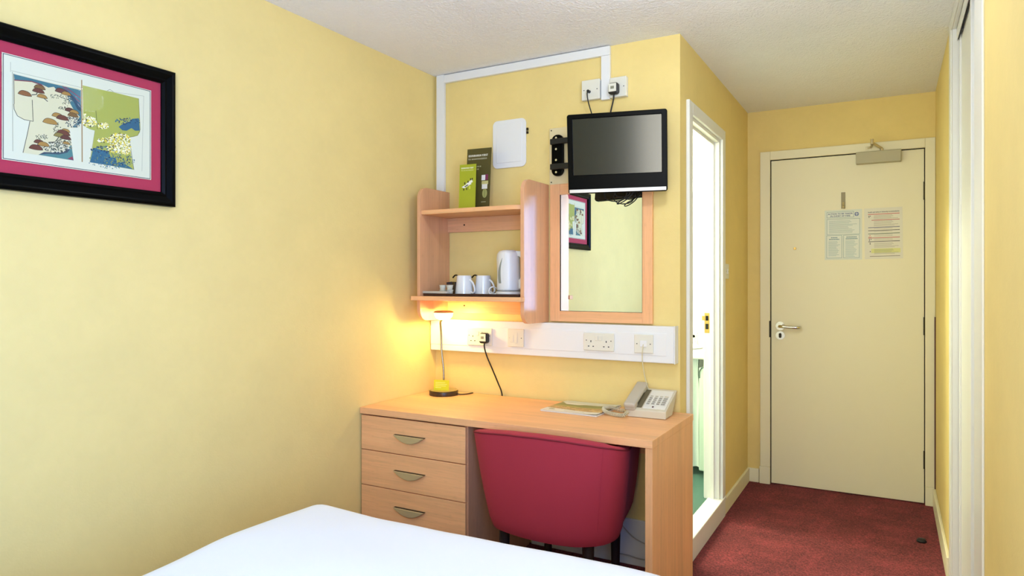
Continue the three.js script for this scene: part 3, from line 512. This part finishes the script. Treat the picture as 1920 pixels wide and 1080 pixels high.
function socketPlate(name, label, category, x0, x1, y0, y1, z, kind) {
  const cx = (x0 + x1) / 2, cy = (y0 + y1) / 2, t = thing(name, label, category, [cx, cy, z], 0, true), w = x1 - x0, h = y1 - y0;
  obj('plate', uvBox(new RoundedBoxGeometry(w, h, 0.009, 3, 0.003).translate(0, 0, 0.0045)), M.plasticIvory, t);
  const hole = (x, y, a, b) => box(x - a / 2, x + a / 2, y - b / 2, y + b / 2, 0.0085, 0.0094);
  if (kind === 'double') {
    for (const s of [-1, 1]) for (const q of [[s * 0.036, 0.002, 0.004, 0.008], [s * 0.036 - 0.011, -0.02, 0.0065, 0.004], [s * 0.036 + 0.011, -0.02, 0.0065, 0.004]]) obj('pin_hole', hole(...q), M.hole, t);
    for (const s of [-1, 1]) obj('rocker', box(s * 0.009 - 0.007, s * 0.009 + 0.007, 0.006, 0.026, 0.009, 0.012, 0.0012), M.plasticIvory, t);
    for (const a of [-1, 1]) obj('screw', hole(a * 0.058, 0.006, 0.004, 0.004), M.darkMetal, t);
  } else for (const a of [-1, 1]) obj('screw', hole(a * (w / 2 - 0.012), 0, 0.004, 0.004), M.darkMetal, t);
  if (kind === 'spur') obj('fuse_holder', [box(-0.032, -0.012, -0.02, 0.012, 0.009, 0.0105, 0.0008), box(-0.004, 0.008, -0.024, 0.026, 0.009, 0.0112, 0.0008)], M.plasticIvory, t);
  if (kind === 'switch') obj('rocker', box(-0.008, 0.008, -0.014, 0.014, 0.009, 0.0125, 0.0015), M.plasticWhite, t);
  if (kind === 'phone') obj('jack', [box(-0.014, 0.014, -0.012, 0.014, 0.009, 0.014, 0.0015)], M.plasticWhite, t);
  return t;
}
const ZD = 0.0522;
socketPlate('wall_socket', 'double white socket nearest the desk lamp, holding the black plug', 'socket', 0.231, 0.371, 0.93, 1.014, ZD, 'double');
socketPlate('fused_outlet', 'square white fused outlet beside the plugged lamp socket', 'socket', 0.459, 0.545, 0.932, 1.016, ZD, 'spur');
socketPlate('wall_socket', 'empty double white socket under the mirror', 'socket', 0.848, 0.991, 0.934, 1.012, ZD, 'double');
socketPlate('phone_socket', 'square white telephone socket at the right end of the trunking', 'socket', 1.083, 1.166, 0.934, 1.013, ZD, 'phone');
for (const t of [socketPlate('aerial_socket', 'square white aerial socket left of the plug above the television', 'socket', 0.824, 0.911, 2.056, 2.146, 0.019, 'aerial'), socketPlate('wall_socket', 'single white socket with a square plug above the television', 'socket', 0.9585, 1.036, 2.052, 2.14, 0.019, 'switch1')])
  obj('back_box', uvBox(new RoundedBoxGeometry(t.name === 'aerial_socket' ? 0.085 : 0.0755, 0.086, 0.019, 2, 0.002).translate(0, 0, -0.0092)), M.plasticWhite, t);
const plug = (x, y, z, label, parent) => {
  const t = thing('plug', label, 'plug', [x, y, z], 0, true);
  obj('plug_body', extrude(rrect(0.046, 0.05, 0.012), 0.024, 0.004), M.black, t);
  obj('plug_label', uvBox(new RoundedBoxGeometry(0.036, 0.036, 0.003, 2, 0.0014).translate(-0.002, 0.003, 0.0255)), M.plasticIvory, t);
  obj('logo', box(-0.01, 0.006, -0.003, 0.009, 0.0268, 0.0275), std(0x8c8a70, 0.5), t);
  return t;
};
plug(0.337, 0.968, ZD + 0.0095, 'black and cream plug in the double socket by the lamp');
plug(0.983, 2.086, 0.0285, 'black and cream plug above the television');
tag(obj('lamp_flex', tube([[0.337, 0.945, ZD + 0.02], [0.337, 0.925, ZD + 0.02], [0.345, 0.88, 0.062], [0.362, 0.82, 0.042], [0.382, 0.75, 0.02], [0.397, 0.70, 0.009], [0.4, 0.6, 0.008], [0.4, 0.45, 0.01]], 0.0034, 60, 8), M.rubber), 'black flex hanging from the plug down behind the desk', 'cable');
tag(obj('power_cable', tube([[0.983, 2.062, 0.04], [0.982, 2.04, 0.042], [0.97, 1.99, 0.042], [0.955, 1.92, 0.04], [0.955, 1.85, 0.045]], 0.0034, 40, 8), M.rubber), 'black cable from the upper plug to the television', 'cable');
{
  const t = thing('aerial_cable', 'thin black aerial cable drooping from its socket behind the television', 'cable', [0.858, 2.092, 0.01]);
  obj('connector', cyl(0.862, 2.092, 0.037, 0.007, 0.006, 0.018, 14, 'z'), M.black, t);
  obj('wire', tube([[0.862, 2.092, 0.045], [0.861, 2.083, 0.05], [0.864, 2.05, 0.05], [0.875, 2.0, 0.04], [0.895, 1.95, 0.05], [0.91, 1.88, 0.06]], 0.0027, 40, 8), M.rubber, t);
}
socketPlate('light_switch', 'white light switch on the yellow wall past the bathroom door', 'switch', -0.04, 0.04, -0.04, 0.04, 0, 'switch').position.set(B + 0.001, 1.295, -0.91);
scene.getObjectByName('light_switch').rotation.y = Math.PI / 2;
{
  const t = thing('access_panel', 'blank white rounded plate on the wall above the shelf', 'wall plate', [0.437, 1.905, 0.001], 0, true);
  obj('plate', extrude(rrect(0.183, 0.232, 0.026), 0.007, 0.002), M.plasticWhite, t);
  obj('raised_face', extrude(rrect(0.14, 0.185, 0.006, 0, 0.002), 0.003, 0.001).translate(0, 0, 0.0065), M.plasticWhite, t);
  const k = thing('wall_clip', 'tiny brown clip on the wall right of the white plate', 'clip', [0.536, 1.957, 0.001], 0, true);
  obj('clip', [box(-0.004, 0.004, -0.014, -0.003, 0, 0.008, 0.001), box(-0.004, 0.004, 0.001, 0.014, 0, 0.008, 0.001)], M.darkMetal, k);
}

// ------------------------------------------------------------------ television on its bracket
{
  const bd = thing('mounting_board', 'cream mounting board behind the television bracket', 'board', [0.715, 1.82, 0.001], 0, true);
  obj('board', uvBox(new RoundedBoxGeometry(0.115, 0.262, 0.016, 2, 0.002).translate(0, 0, 0.008)), std(0xe6d3a0, 0.6), bd);
  for (const [x, y] of [[-0.047, 0.12], [0.047, 0.12], [-0.047, -0.12], [0.047, -0.12]]) obj('screw', cyl(x, y, 0.0165, 0.003, 0.003, 0.002, 10, 'z'), M.darkMetal, bd);
  const br = thing('tv_bracket', 'black swing-arm wall bracket left of the television', 'bracket', [0.706, 1.82, 0.017], 0, true);
  obj('wall_plate', extrude(rrect(0.058, 0.19, 0.027), 0.02, 0.004), M.blackGloss, br);
  for (const y of [0.06, -0.055]) obj('arm', box(-0.026, 0.2, y - 0.013, y + 0.013, 0.0245, 0.042, 0.003), M.black, br);
  for (const y of [0.08, 0.028, -0.022, -0.078]) obj('bolt', cyl(-0.004, y, 0.021, 0.006, 0.005, 0.004, 12, 'z'), M.chrome, br);
  const TVW = 0.418, TVH = 0.336, t = thing('television', 'small black flat television on a swing arm above the mirror', 'television', [1.036, 1.783, 0.15], 0.242, true);
  t.rotation.set(0.13, 0.242, 0, 'YXZ');
  const f = rrect(TVW, TVH, 0.01), hole = rrect(0.372, 0.236, 0.002, 0, 0.03); f.holes.push(hole);
  obj('bezel', extrude(f, 0.022, 0.003).translate(0, 0, -0.022), M.blackGloss, t);
  obj('back_cover', [uvBox(new RoundedBoxGeometry(TVW - 0.006, TVH - 0.006, 0.014, 3, 0.006).translate(0, 0, -0.0235)), uvBox(new RoundedBoxGeometry(TVW - 0.12, TVH - 0.12, 0.02, 3, 0.008).translate(0, 0, -0.039))], M.black, t);
  obj('screen', box(-0.187, 0.187, -0.089, 0.149, -0.014, -0.006), phys(0x0d0d0b, 0.16, { ior: 1.55 }), t);
  obj('silver_strip', box(-0.204, 0.204, -0.1635, -0.149, -0.004, 0.0018, 0.001), std(0xd6d3cc, 0.35, { metalness: 0.5 }), t);
  const lo = thing('cable_bundle', 'loops of black cable hanging below the television before the mirror', 'cable', [1.06, 1.6, 0.07]);
  obj('loop', tube([[0.955, 1.65, 0.07], [0.95, 1.615, 0.07], [0.965, 1.597, 0.072], [1.0, 1.588, 0.07], [1.04, 1.598, 0.066], [1.06, 1.65, 0.06]], 0.0026, 50, 6), M.rubber, lo);
  obj('loop', tube([[0.995, 1.65, 0.06], [1.0, 1.615, 0.06], [1.03, 1.606, 0.06], [1.06, 1.615, 0.06], [1.065, 1.65, 0.06]], 0.0026, 50, 6), M.rubber, lo);
  obj('loop', tube([[1.09, 1.65, 0.05], [1.06, 1.61, 0.052], [1.02, 1.59, 0.055], [1.005, 1.578, 0.06], [1.01, 1.576, 0.062], [1.05, 1.595, 0.06], [1.1, 1.65, 0.05]], 0.0024, 50, 6), M.rubber, lo);
}

// ------------------------------------------------------------------ desk lamp and small things on the desk
{
  const x = 0.135, z = 0.122, t = thing('desk_lamp', 'slim desk lamp with a glowing round head on a brown base', 'lamp', [x, DT, z]);
  obj('base', lathe([[0, 0.0005], [0.07, 0.0005], [0.071, 0.004], [0.071, 0.018], [0.069, 0.021], [0, 0.022]], x, DT, z, 48), std(0x3a2a1e, 0.3), t);
  obj('base_cap', lathe([[0, 0.0218], [0.069, 0.0218], [0.066, 0.0245], [0, 0.025]], x, DT, z, 48), std(0xb09a62, 0.3, { metalness: 0.3 }), t);
  obj('stem', tube([[x, DT + 0.024, z], [x, DT + 0.08, z], [x - 0.002, DT + 0.13, z], [x - 0.01, DT + 0.2, z + 0.002], [x - 0.012, DT + 0.3, z + 0.005], [x - 0.006, DT + 0.36, z + 0.018], [x + 0.006, DT + 0.366, z + 0.026]], 0.0056, 40, 10), std(0xb9ad92, 0.25, { metalness: 1 }), t);
  const hx = x + 0.02, hy = 1.074, hz = z + 0.03;
  obj('head', lathe([[0, 0.026], [0.034, 0.0255], [0.046, 0.022], [0.0495, 0.0165], [0.049, 0.0155], [0.044, 0.0165], [0, 0.019]], hx, hy, hz, 40), std(0xb9a27c, 0.3, { metalness: 0.6 }), t);
  obj('diffuser', lathe([[0, -0.021], [0.022, -0.02], [0.034, -0.014], [0.043, -0.002], [0.0475, 0.015], [0, 0.0155]], hx, hy, hz, 40), std(0xfff3d8, 0.5, { emissive: new THREE.Color(1.0, 0.84, 0.55), emissiveIntensity: 1.6 }), t);
  const lamp = new THREE.PointLight(new THREE.Color(1.0, 0.8, 0.26), 0.36); lamp.position.set(hx - x, hy + 0.001 - DT, hz - z); lamp.castShadow = true; lamp.shadow.radius = 1.4; lamp.name = 'desk_lamp_light'; t.add(lamp);
  obj('flex', tube([[x + 0.068, DT + 0.008, z - 0.01], [x + 0.085, DT + 0.005, z - 0.02], [x + 0.1, DT + 0.004, z - 0.05], [x + 0.11, DT + 0.004, 0.03]], 0.0028, 30, 8), M.rubber, t);
  const c = sheet('card', 'bright yellow green card standing on the lamp base', 'card', 0.078, 0.05, 0.001, canvasTex(156, 100, (k) => { k.fillStyle = '#d8d61c'; k.fillRect(0, 0, 156, 100); k.fillStyle = '#eceb7a'; for (const [y, w] of [[22, 100], [38, 118], [54, 108], [70, 60]]) k.fillRect(16, y, w, 6); }), [x + 0.006, DT + 0.0252, z + 0.03], -0.12, 0.25, 0.5);
}
{
  const m = thing('magazine', 'glossy magazine with a landscape cover on the desk', 'magazine', [0.874, DT, 0.148], -0.04, true);
  obj('pages', box(-0.131, 0.131, 0.0006, 0.0065, -0.129, 0.129, 0.0008), std(0xe9e5da, 0.6), m);
  const cover = canvasTex(526, 520, (x, w, h) => {
    x.fillStyle = '#e9e6da'; x.fillRect(0, 0, w, h);
    x.fillStyle = '#cfd3c4'; x.fillRect(0, 0, w, 110); x.fillStyle = '#dcdccf'; for (let i = 0; i < 26; i++) x.fillRect(rnd() * w, rnd() * 100, 40 + rnd() * 80, 6);
    const hill = (y, a, c, s) => { x.fillStyle = c; x.beginPath(); x.moveTo(0, h); for (let i = 0; i <= 50; i++) x.lineTo(i / 50 * w, y + a * (vnoise(i / 50, 0.3, 6, 2, s) - 0.5)); x.lineTo(w, h); x.fill(); };
    hill(150, 150, '#6f7338', 91); hill(240, 60, '#9c9444', 92); hill(280, 40, '#b98c4c', 93); hill(330, 40, '#c59a5c', 94);
    for (let i = 0; i < 240; i++) { x.fillStyle = ['#d9b070', '#8a6a38', '#b5603c', '#e0c08a', '#7b7a3a', '#d08a70'][Math.floor(rnd() * 6)]; x.fillRect(rnd() * w, 270 + rnd() * 150, 10 + rnd() * 46, 4 + rnd() * 9); }
    x.fillStyle = '#ece8de'; x.beginPath(); x.moveTo(0, h); x.lineTo(0, 385); x.quadraticCurveTo(260, 425, w, 425); x.lineTo(w, h); x.fill();
    x.fillStyle = '#8a8a4a'; x.beginPath(); x.ellipse(70, 432, 30, 17, 0, 0, 7); x.fill(); x.fillStyle = '#7c7a70'; x.fillRect(200, 462, 190, 7); x.fillRect(60, 480, 60, 5);
  });
  const g = new THREE.PlaneGeometry(0.264, 0.26, 10, 10).rotateX(-Math.PI / 2), p = g.attributes.position;
  for (let i = 0; i < p.count; i++) p.setY(i, 0.0072 + 0.004 * Math.pow(Math.max(0, p.getX(i) / 0.132), 3));
  g.computeVertexNormals();
  obj('cover', plain(g), std(0xffffff, 0.28, { map: cover, side: THREE.DoubleSide }), m);
}
{
  const t = thing('telephone', 'cream desk telephone with a grey handset beside the magazine', 'telephone', [1.262, DT, 0.2], 0.03, true);
  // local: x to the right (right front corner at 0), z to the front, y up
  const prof = new THREE.Shape(); prof.moveTo(0, 0.002); prof.lineTo(0, 0.026); prof.quadraticCurveTo(0, 0.032, -0.008, 0.034); prof.lineTo(-0.178, 0.092); prof.quadraticCurveTo(-0.186, 0.094, -0.187, 0.088); prof.lineTo(-0.105, 0.002); prof.lineTo(0, 0.002);
  const w = 0.16, slope = Math.atan2(0.058, 0.17), body = extrude(prof, w, 0.003).rotateY(-Math.PI / 2).translate(0, 0, 0);
  obj('body', uvBox(body.scale(1, 1, 1)), M.phoneCream, t);    // after the turn the shape's x points along +z and the depth along -x
  const up = (x, s, h) => [x, 0.034 + Math.sin(slope) * s + Math.cos(slope) * h, -0.008 - Math.cos(slope) * s + Math.sin(slope) * h];
  const on = (g, x, s, h) => { g.rotateX(slope); const q = up(x, s, h); return uvBox(g.translate(...q)); };
  obj('face_plate', on(new RoundedBoxGeometry(0.092, 0.003, 0.158, 2, 0.0014), -0.054, 0.087, 0.0008), std(0xf0ece0, 0.4), t);
  obj('cradle', on(new RoundedBoxGeometry(0.026, 0.002, 0.158, 2, 0.0009), -0.118, 0.09, 0.0004), std(0x6d6348, 0.6), t);
  for (let r = 0; r < 5; r++) for (let c = 0; c < 4; c++) obj('key', on(new RoundedBoxGeometry(c === 3 ? 0.016 : 0.012, 0.004, 0.0085, 1, 0.001), -0.087 + c * 0.0205, 0.045 + r * 0.016, 0.003), std(r === 4 ? 0xcac2ae : 0xa8a192, 0.5), t);
  obj('message_lamp', on(new RoundedBoxGeometry(0.006, 0.003, 0.009, 1, 0.001), -0.06, 0.02, 0.003), std(0x4a1418, 0.3), t);
  const h = obj('handset', [on(new RoundedBoxGeometry(0.05, 0.022, 0.205, 4, 0.009), -0.148, 0.087, 0.018), on(new RoundedBoxGeometry(0.046, 0.022, 0.055, 3, 0.008), -0.148, 0.165, 0.006), on(new RoundedBoxGeometry(0.046, 0.022, 0.05, 3, 0.008), -0.148, 0.012, 0.004)], M.phoneGrey, t);
  // coiled cord: a helix along a loop lying on the desk
  const path = new THREE.CatmullRomCurve3([[-0.15, 0.026, 0.02], [-0.16, 0.012, 0.035], [-0.2, 0.0095, 0.03], [-0.25, 0.014, 0.008], [-0.27, 0.0195, -0.03], [-0.25, 0.0195, -0.062], [-0.21, 0.0095, -0.07], [-0.165, 0.0095, -0.075]].map(V)), pts = [];
  const fr = path.computeFrenetFrames(560);
  for (let i = 0; i <= 560; i++) { const a = i / 560 * 54 * Math.PI * 2, p = path.getPointAt(i / 560); pts.push(p.addScaledVector(fr.normals[i], Math.cos(a) * 0.0066).addScaledVector(fr.binormals[i], Math.sin(a) * 0.0066)); }
  obj('coiled_cord', uvBox(new THREE.TubeGeometry(new THREE.CatmullRomCurve3(pts), 1700, 0.0019, 5)), std(0xd6cba6, 0.5), t);
  tag(obj('phone_line', tube([[1.125, 0.972, ZD + 0.014], [1.123, 0.955, ZD + 0.016], [1.12, 0.9, 0.062], [1.125, 0.84, 0.05], [1.135, 0.79, 0.04], [1.145, 0.76, 0.03]], 0.0021, 40, 8), std(0xd8cfa8, 0.5)), 'thin cream telephone line hanging from the phone socket', 'cable');
  const q = thing('floor_cables', 'thin pale cables lying on the floor under the desk', 'cable', [1.03, 0, 0.07]);
  obj('wire', tube([[0.98, 0.004, 0.1], [0.985, 0.02, 0.06], [1.0, 0.05, 0.05], [1.05, 0.055, 0.05], [1.1, 0.05, 0.05], [1.25, 0.06, 0.06]], 0.0025, 40, 6), std(0xb9b4a8, 0.5), q);
  obj('wire', tube([[1.0, 0.2, 0.04], [1.04, 0.16, 0.04], [1.08, 0.13, 0.04], [1.2, 0.1, 0.05]], 0.0025, 40, 6), std(0xb9b4a8, 0.5), q);
}

// ------------------------------------------------------------------ things on the entry door
{
  const zf = -L - 0.002, t = thing('door_closer', 'grey overhead closer with a folding arm at the top of the entry door', 'door closer', [1.98, 1.95, zf], 0, true);
  obj('closer_body', uvBox(new RoundedBoxGeometry(0.228, 0.068, 0.042, 3, 0.005).translate(0.003, 0, 0.0215)), std(0xbab391, 0.5), t);
  obj('arm', [tube([[0.02, 0.034, 0.03], [0.02, 0.046, 0.03]], 0.009, 4, 12), tube([[0.02, 0.046, 0.03], [-0.025, 0.072, 0.075]], 0.008, 4, 8), cyl(-0.027, 0.08, 0.077, 0.009, 0.008, 0.03, 14), tube([[-0.027, 0.066, 0.075], [-0.035, 0.058, 0.03], [-0.05, 0.056, 0.024]], 0.006, 10, 8), box(-0.06, -0.03, 0.047, 0.065, 0.0205, 0.026, 0.001)], M.satin, t);
  const k = thing('coat_hook', 'small metal hook on the entry door above the notices', 'hook', [1.802, 1.715, zf], 0, true);
  obj('back_plate', uvBox(new RoundedBoxGeometry(0.022, 0.096, 0.004, 2, 0.0015).translate(0, 0, 0.0022)), std(0xa89f80, 0.6), k);
  obj('prong', tube([[0, -0.012, 0.004], [0, -0.03, 0.014], [0, -0.043, 0.02], [0, -0.042, 0.032], [0, -0.034, 0.036]], 0.006, 20, 10), M.satin, k);
  const lines = (x, a, b, y0, y1, step, c, s = 5) => { x.fillStyle = c; let r = 5; for (let y = y0; y < y1; y += step) { r = (r * 16807) % 2147483647; x.fillRect(a, y, (b - a) * (0.62 + 0.38 * (r % 100) / 100), s); } };
  const fire = canvasTex(512, 768, (x) => {
    x.fillStyle = '#dfe3d2'; x.fillRect(0, 0, 512, 768);
    const pane = (a, b, w, h) => { x.fillStyle = '#e6e9da'; x.fillRect(a, b, w, h); x.strokeStyle = '#7f9a96'; x.lineWidth = 5; x.strokeRect(a, b, w, h); };
    pane(32, 30, 366, 86); pane(32, 140, 448, 236); pane(28, 392, 208, 346); pane(262, 392, 212, 346);
    x.fillStyle = '#2e4468'; x.textAlign = 'center'; x.font = 'bold 33px sans-serif'; x.fillText('ACTION TO BE TAKEN', 215, 70, 340); x.fillText('IN EVENT OF FIRE', 215, 104, 300);
    x.fillStyle = '#36508a'; x.beginPath(); x.arc(440, 72, 29, 0, 7); x.fill(); x.fillStyle = '#e6e9da'; x.fillRect(416, 67, 48, 8); x.fillRect(436, 48, 8, 48); x.beginPath(); x.arc(440, 72, 9, 0, 7); x.fill();
    x.textAlign = 'left'; lines(x, 60, 450, 166, 356, 18, '#a2b1a8', 6);
    x.fillStyle = '#4d7a80'; for (const [a, b, w] of [[90, 418, 80], [62, 444, 130], [300, 414, 130], [292, 440, 150]]) for (let i = 0; i < w; i += 18) x.fillRect(a + i, b, 13, 15);
    lines(x, 52, 216, 482, 715, 17, '#a2b8b2', 6); lines(x, 286, 456, 476, 715, 17, '#a2b8b2', 6);
  });
  const safe = canvasTex(512, 768, (x) => {
    x.fillStyle = '#e8e3cc'; x.fillRect(0, 0, 512, 768);
    x.fillStyle = '#2a2620'; x.font = 'bold 26px sans-serif'; x.fillText('Health and Safety in University Accommodation', 52, 70, 420);
    const bar = (y, c, a = 52) => { x.fillStyle = c; x.fillRect(a, y, 474 - a, 9); };
    bar(88, '#c0392b'); bar(178, '#b03a2c', 100); bar(288, '#3a3f6a'); bar(334, '#3a3018'); bar(382, '#3c5a2c'); bar(444, '#b8433a'); bar(500, '#2a2620');
    lines(x, 130, 460, 110, 170, 16, '#b4ac94', 6); lines(x, 130, 460, 198, 280, 17, '#b4ac94', 6); for (const y of [306, 352, 400, 418, 462, 480]) lines(x, 130, 460, y, y + 15, 15, '#bab29a', 6); lines(x, 130, 460, 525, 600, 16, '#b4ac94', 6);
    x.fillStyle = '#dede8a'; x.fillRect(90, 612, 390, 66); lines(x, 130, 460, 622, 700, 16, '#a4a478', 6); bar(722, '#8a8268', 70);
    x.fillStyle = '#3a3228'; for (const [a, b] of [[58, 112], [60, 128], [76, 112], [62, 462], [84, 462], [62, 480], [70, 520], [70, 536], [70, 648]]) x.fillRect(a, b, 12, 12);
    x.strokeStyle = '#c0392b'; x.lineWidth = 4; x.beginPath(); x.moveTo(76, 404); x.lineTo(60, 440); x.lineTo(92, 440); x.closePath(); x.stroke();
  });
  const post = (label, map, x0, x1, y0, y1, roll) => { const m = obj('notice', plain(new THREE.BoxGeometry(x1 - x0, y1 - y0, 0.0008)), std(0xffffff, 0.4, { map })); m.position.set((x0 + x1) / 2, (y0 + y1) / 2, zf + 0.0012); m.rotation.z = roll; tag(m, label, 'notice'); };
  post('pale green fire action notice under the hook on the entry door', fire, 1.703, 1.9, 1.368, 1.66, 0);
  post('safety notice with coloured lines, nearest the hinges of the entry door', safe, 1.912, 2.104, 1.37, 1.662, 0.012);
  const s = obj('floor_stop', lathe([[0, 0], [0.021, 0], [0.021, 0.006], [0.016, 0.014], [0, 0.016]], 0, 0, 0, 20), M.rubber); s.position.set(2.174, 0.0005, -0.913); tag(s, 'small black round door stop on the hall carpet', 'door stop');
}

// ------------------------------------------------------------------ bathroom fittings seen through the doorway
{
  const fz = -L + 0.03;
  const b = thing('wash_basin', 'white bathroom basin counter with a tap, seen through the doorway', 'basin', [0.75, 0.83, -1.33]);
  obj('counter', uvBox(new RoundedBoxGeometry(0.72, 0.045, 0.42, 3, 0.015).translate(0.755, 0.81, -1.315)), M.ceramic, b);
  obj('bowl', lathe([[0, -0.09], [0.08, -0.085], [0.14, -0.04], [0.155, 0], [0.17, 0.004], [0.17, 0.012], [0.15, 0.012], [0.13, -0.03], [0.07, -0.07], [0, -0.075]], 0.88, 0.834, -1.345, 40), M.ceramic, b);
  obj('tap', [cyl(0.98, 0.87, -1.42, 0.016, 0.014, 0.075, 16), tube([[0.98, 0.9, -1.42], [0.985, 0.915, -1.38], [0.985, 0.905, -1.33]], 0.01, 20, 10), box(0.965, 1.0, 0.912, 0.926, -1.44, -1.4, 0.004)], M.chrome, b);
  const cur = (x0, x1, z, y0, y1, amp, n, ph) => { const pos = [], idx = [], N = 64; for (let i = 0; i <= N; i++) { const f = i / N, x = x0 + (x1 - x0) * f, dz = amp * Math.sin(f * Math.PI * 2 * n + ph); for (const [y, s] of [[y1, 0.7], [(y0 + y1) / 2, 1], [y0, 1.2]]) pos.push(x, y, z + dz * s); } for (let i = 0; i < N; i++) for (const c of [0, 1]) { const a = i * 3 + c; idx.push(a, a + 1, a + 3, a + 1, a + 4, a + 3); } const g = new THREE.BufferGeometry(); g.setAttribute('position', new THREE.Float32BufferAttribute(pos, 3)); g.setIndex(idx); g.computeVertexNormals(); return g; };
  const c = thing('curtain', 'pale green skirt curtain hanging below the basin counter', 'curtain', [0.7, 0.14, -1.17]);
  obj('cloth', uvBox(cur(0.42, 1.06, -1.16, 0.15, 0.786, 0.014, 9, 0)), std(0xdfe9df, 0.8, { side: THREE.DoubleSide }), c);
  obj('edging', tube([[1.06, 0.786, -1.16], [1.058, 0.7, -1.156], [1.064, 0.6, -1.158], [1.061, 0.4, -1.159], [1.063, 0.16, -1.157]], 0.0028, 20, 6), std(0x4a5650, 0.7), c);
  const to = thing('hanging_towel', 'grey green towel hanging past the end of the basin curtain', 'towel', [1.11, 0.14, -1.12]);
  obj('towel_cloth', uvBox(new RoundedBoxGeometry(0.085, 0.6, 0.02, 4, 0.009).translate(1.112, 0.44, -1.125)), std(0xbfd2c4, 0.9), to);
  obj('hem', tube([[1.074, 0.68, -1.113], [1.076, 0.72, -1.113], [1.09, 0.742, -1.113], [1.11, 0.745, -1.113], [1.15, 0.745, -1.113]], 0.004, 20, 6), std(0x5a6a62, 0.8), to);
  const sh = thing('shaver_light', 'glowing wall light inside the bathroom', 'light', [0.8, 1.84, fz]);
  obj('housing', box(0.5, 1.08, 1.8, 1.9, fz, fz + 0.03, 0.006), M.plasticWhite, sh);
  obj('tube_cover', box(0.51, 1.07, 1.81, 1.89, fz + 0.03, fz + 0.07, 0.02), std(0xffffff, 0.4, { emissive: new THREE.Color(0.92, 1, 0.95), emissiveIntensity: 2.5 }), sh);
  const a = new THREE.RectAreaLight(new THREE.Color(1, 1, 0.7), 85, 0.54, 0.07); a.position.set(0, 0, 0.08); a.rotation.y = Math.PI; a.name = 'shaver_light_lamp'; a.castShadow = true; sh.add(a);
  const cl = thing('bathroom_ceiling_light', 'round glowing ceiling light of the bathroom', 'light', [0.6, H - 0.07, -0.75]);
  obj('globe', lathe([[0, -0.06], [0.06, -0.052], [0.1, -0.02], [0.11, 0.02], [0, 0.02]], 0.6, H - 0.045, -0.75, 32), std(0xffffff, 0.4, { emissive: new THREE.Color(0.92, 1, 0.95), emissiveIntensity: 2.5 }), cl);
  obj('ring', lathe([[0, 0.02], [0.115, 0.02], [0.115, 0.044], [0, 0.044]], 0.6, H - 0.045, -0.75, 32), M.plasticWhite, cl);
  const p = new THREE.PointLight(new THREE.Color(1, 1, 0.7), 8.2); p.position.set(0, 0.02, 0); p.shadow.radius = 4; p.castShadow = true; p.name = 'bathroom_lamp'; cl.add(p);
}
// ------------------------------------------------------------------ ceiling lamp where the bedroom meets the hall
{
  const x = 1.52, y = 2.16, z = 0.9, t = thing('ceiling_lamp', 'small globe lamp on the ceiling near the hall', 'lamp', [x, H, z]);
  obj('ring', lathe([[0, -0.001], [0.05, -0.001], [0.05, -0.012], [0.012, -0.03], [0.01, -0.1], [0, -0.1]], x, H, z, 40), M.plasticWhite, t);
  obj('globe', uvBox(new THREE.SphereGeometry(0.058, 32, 24).translate(x, y, z)), std(0xffffff, 0.4, { emissive: new THREE.Color(0.9, 1, 1.05), emissiveIntensity: 2.5 }), t);
  const p = new THREE.PointLight(new THREE.Color(0.9, 1.0, 1.2), 0.85); p.position.set(0, y - H, 0); p.shadow.radius = 3; p.castShadow = true; p.name = 'ceiling_lamp_light'; t.add(p);
}
scene.traverse((o) => { if (o.isMesh) o.castShadow = o.receiveShadow = true; });
renderer.render(scene, camera);
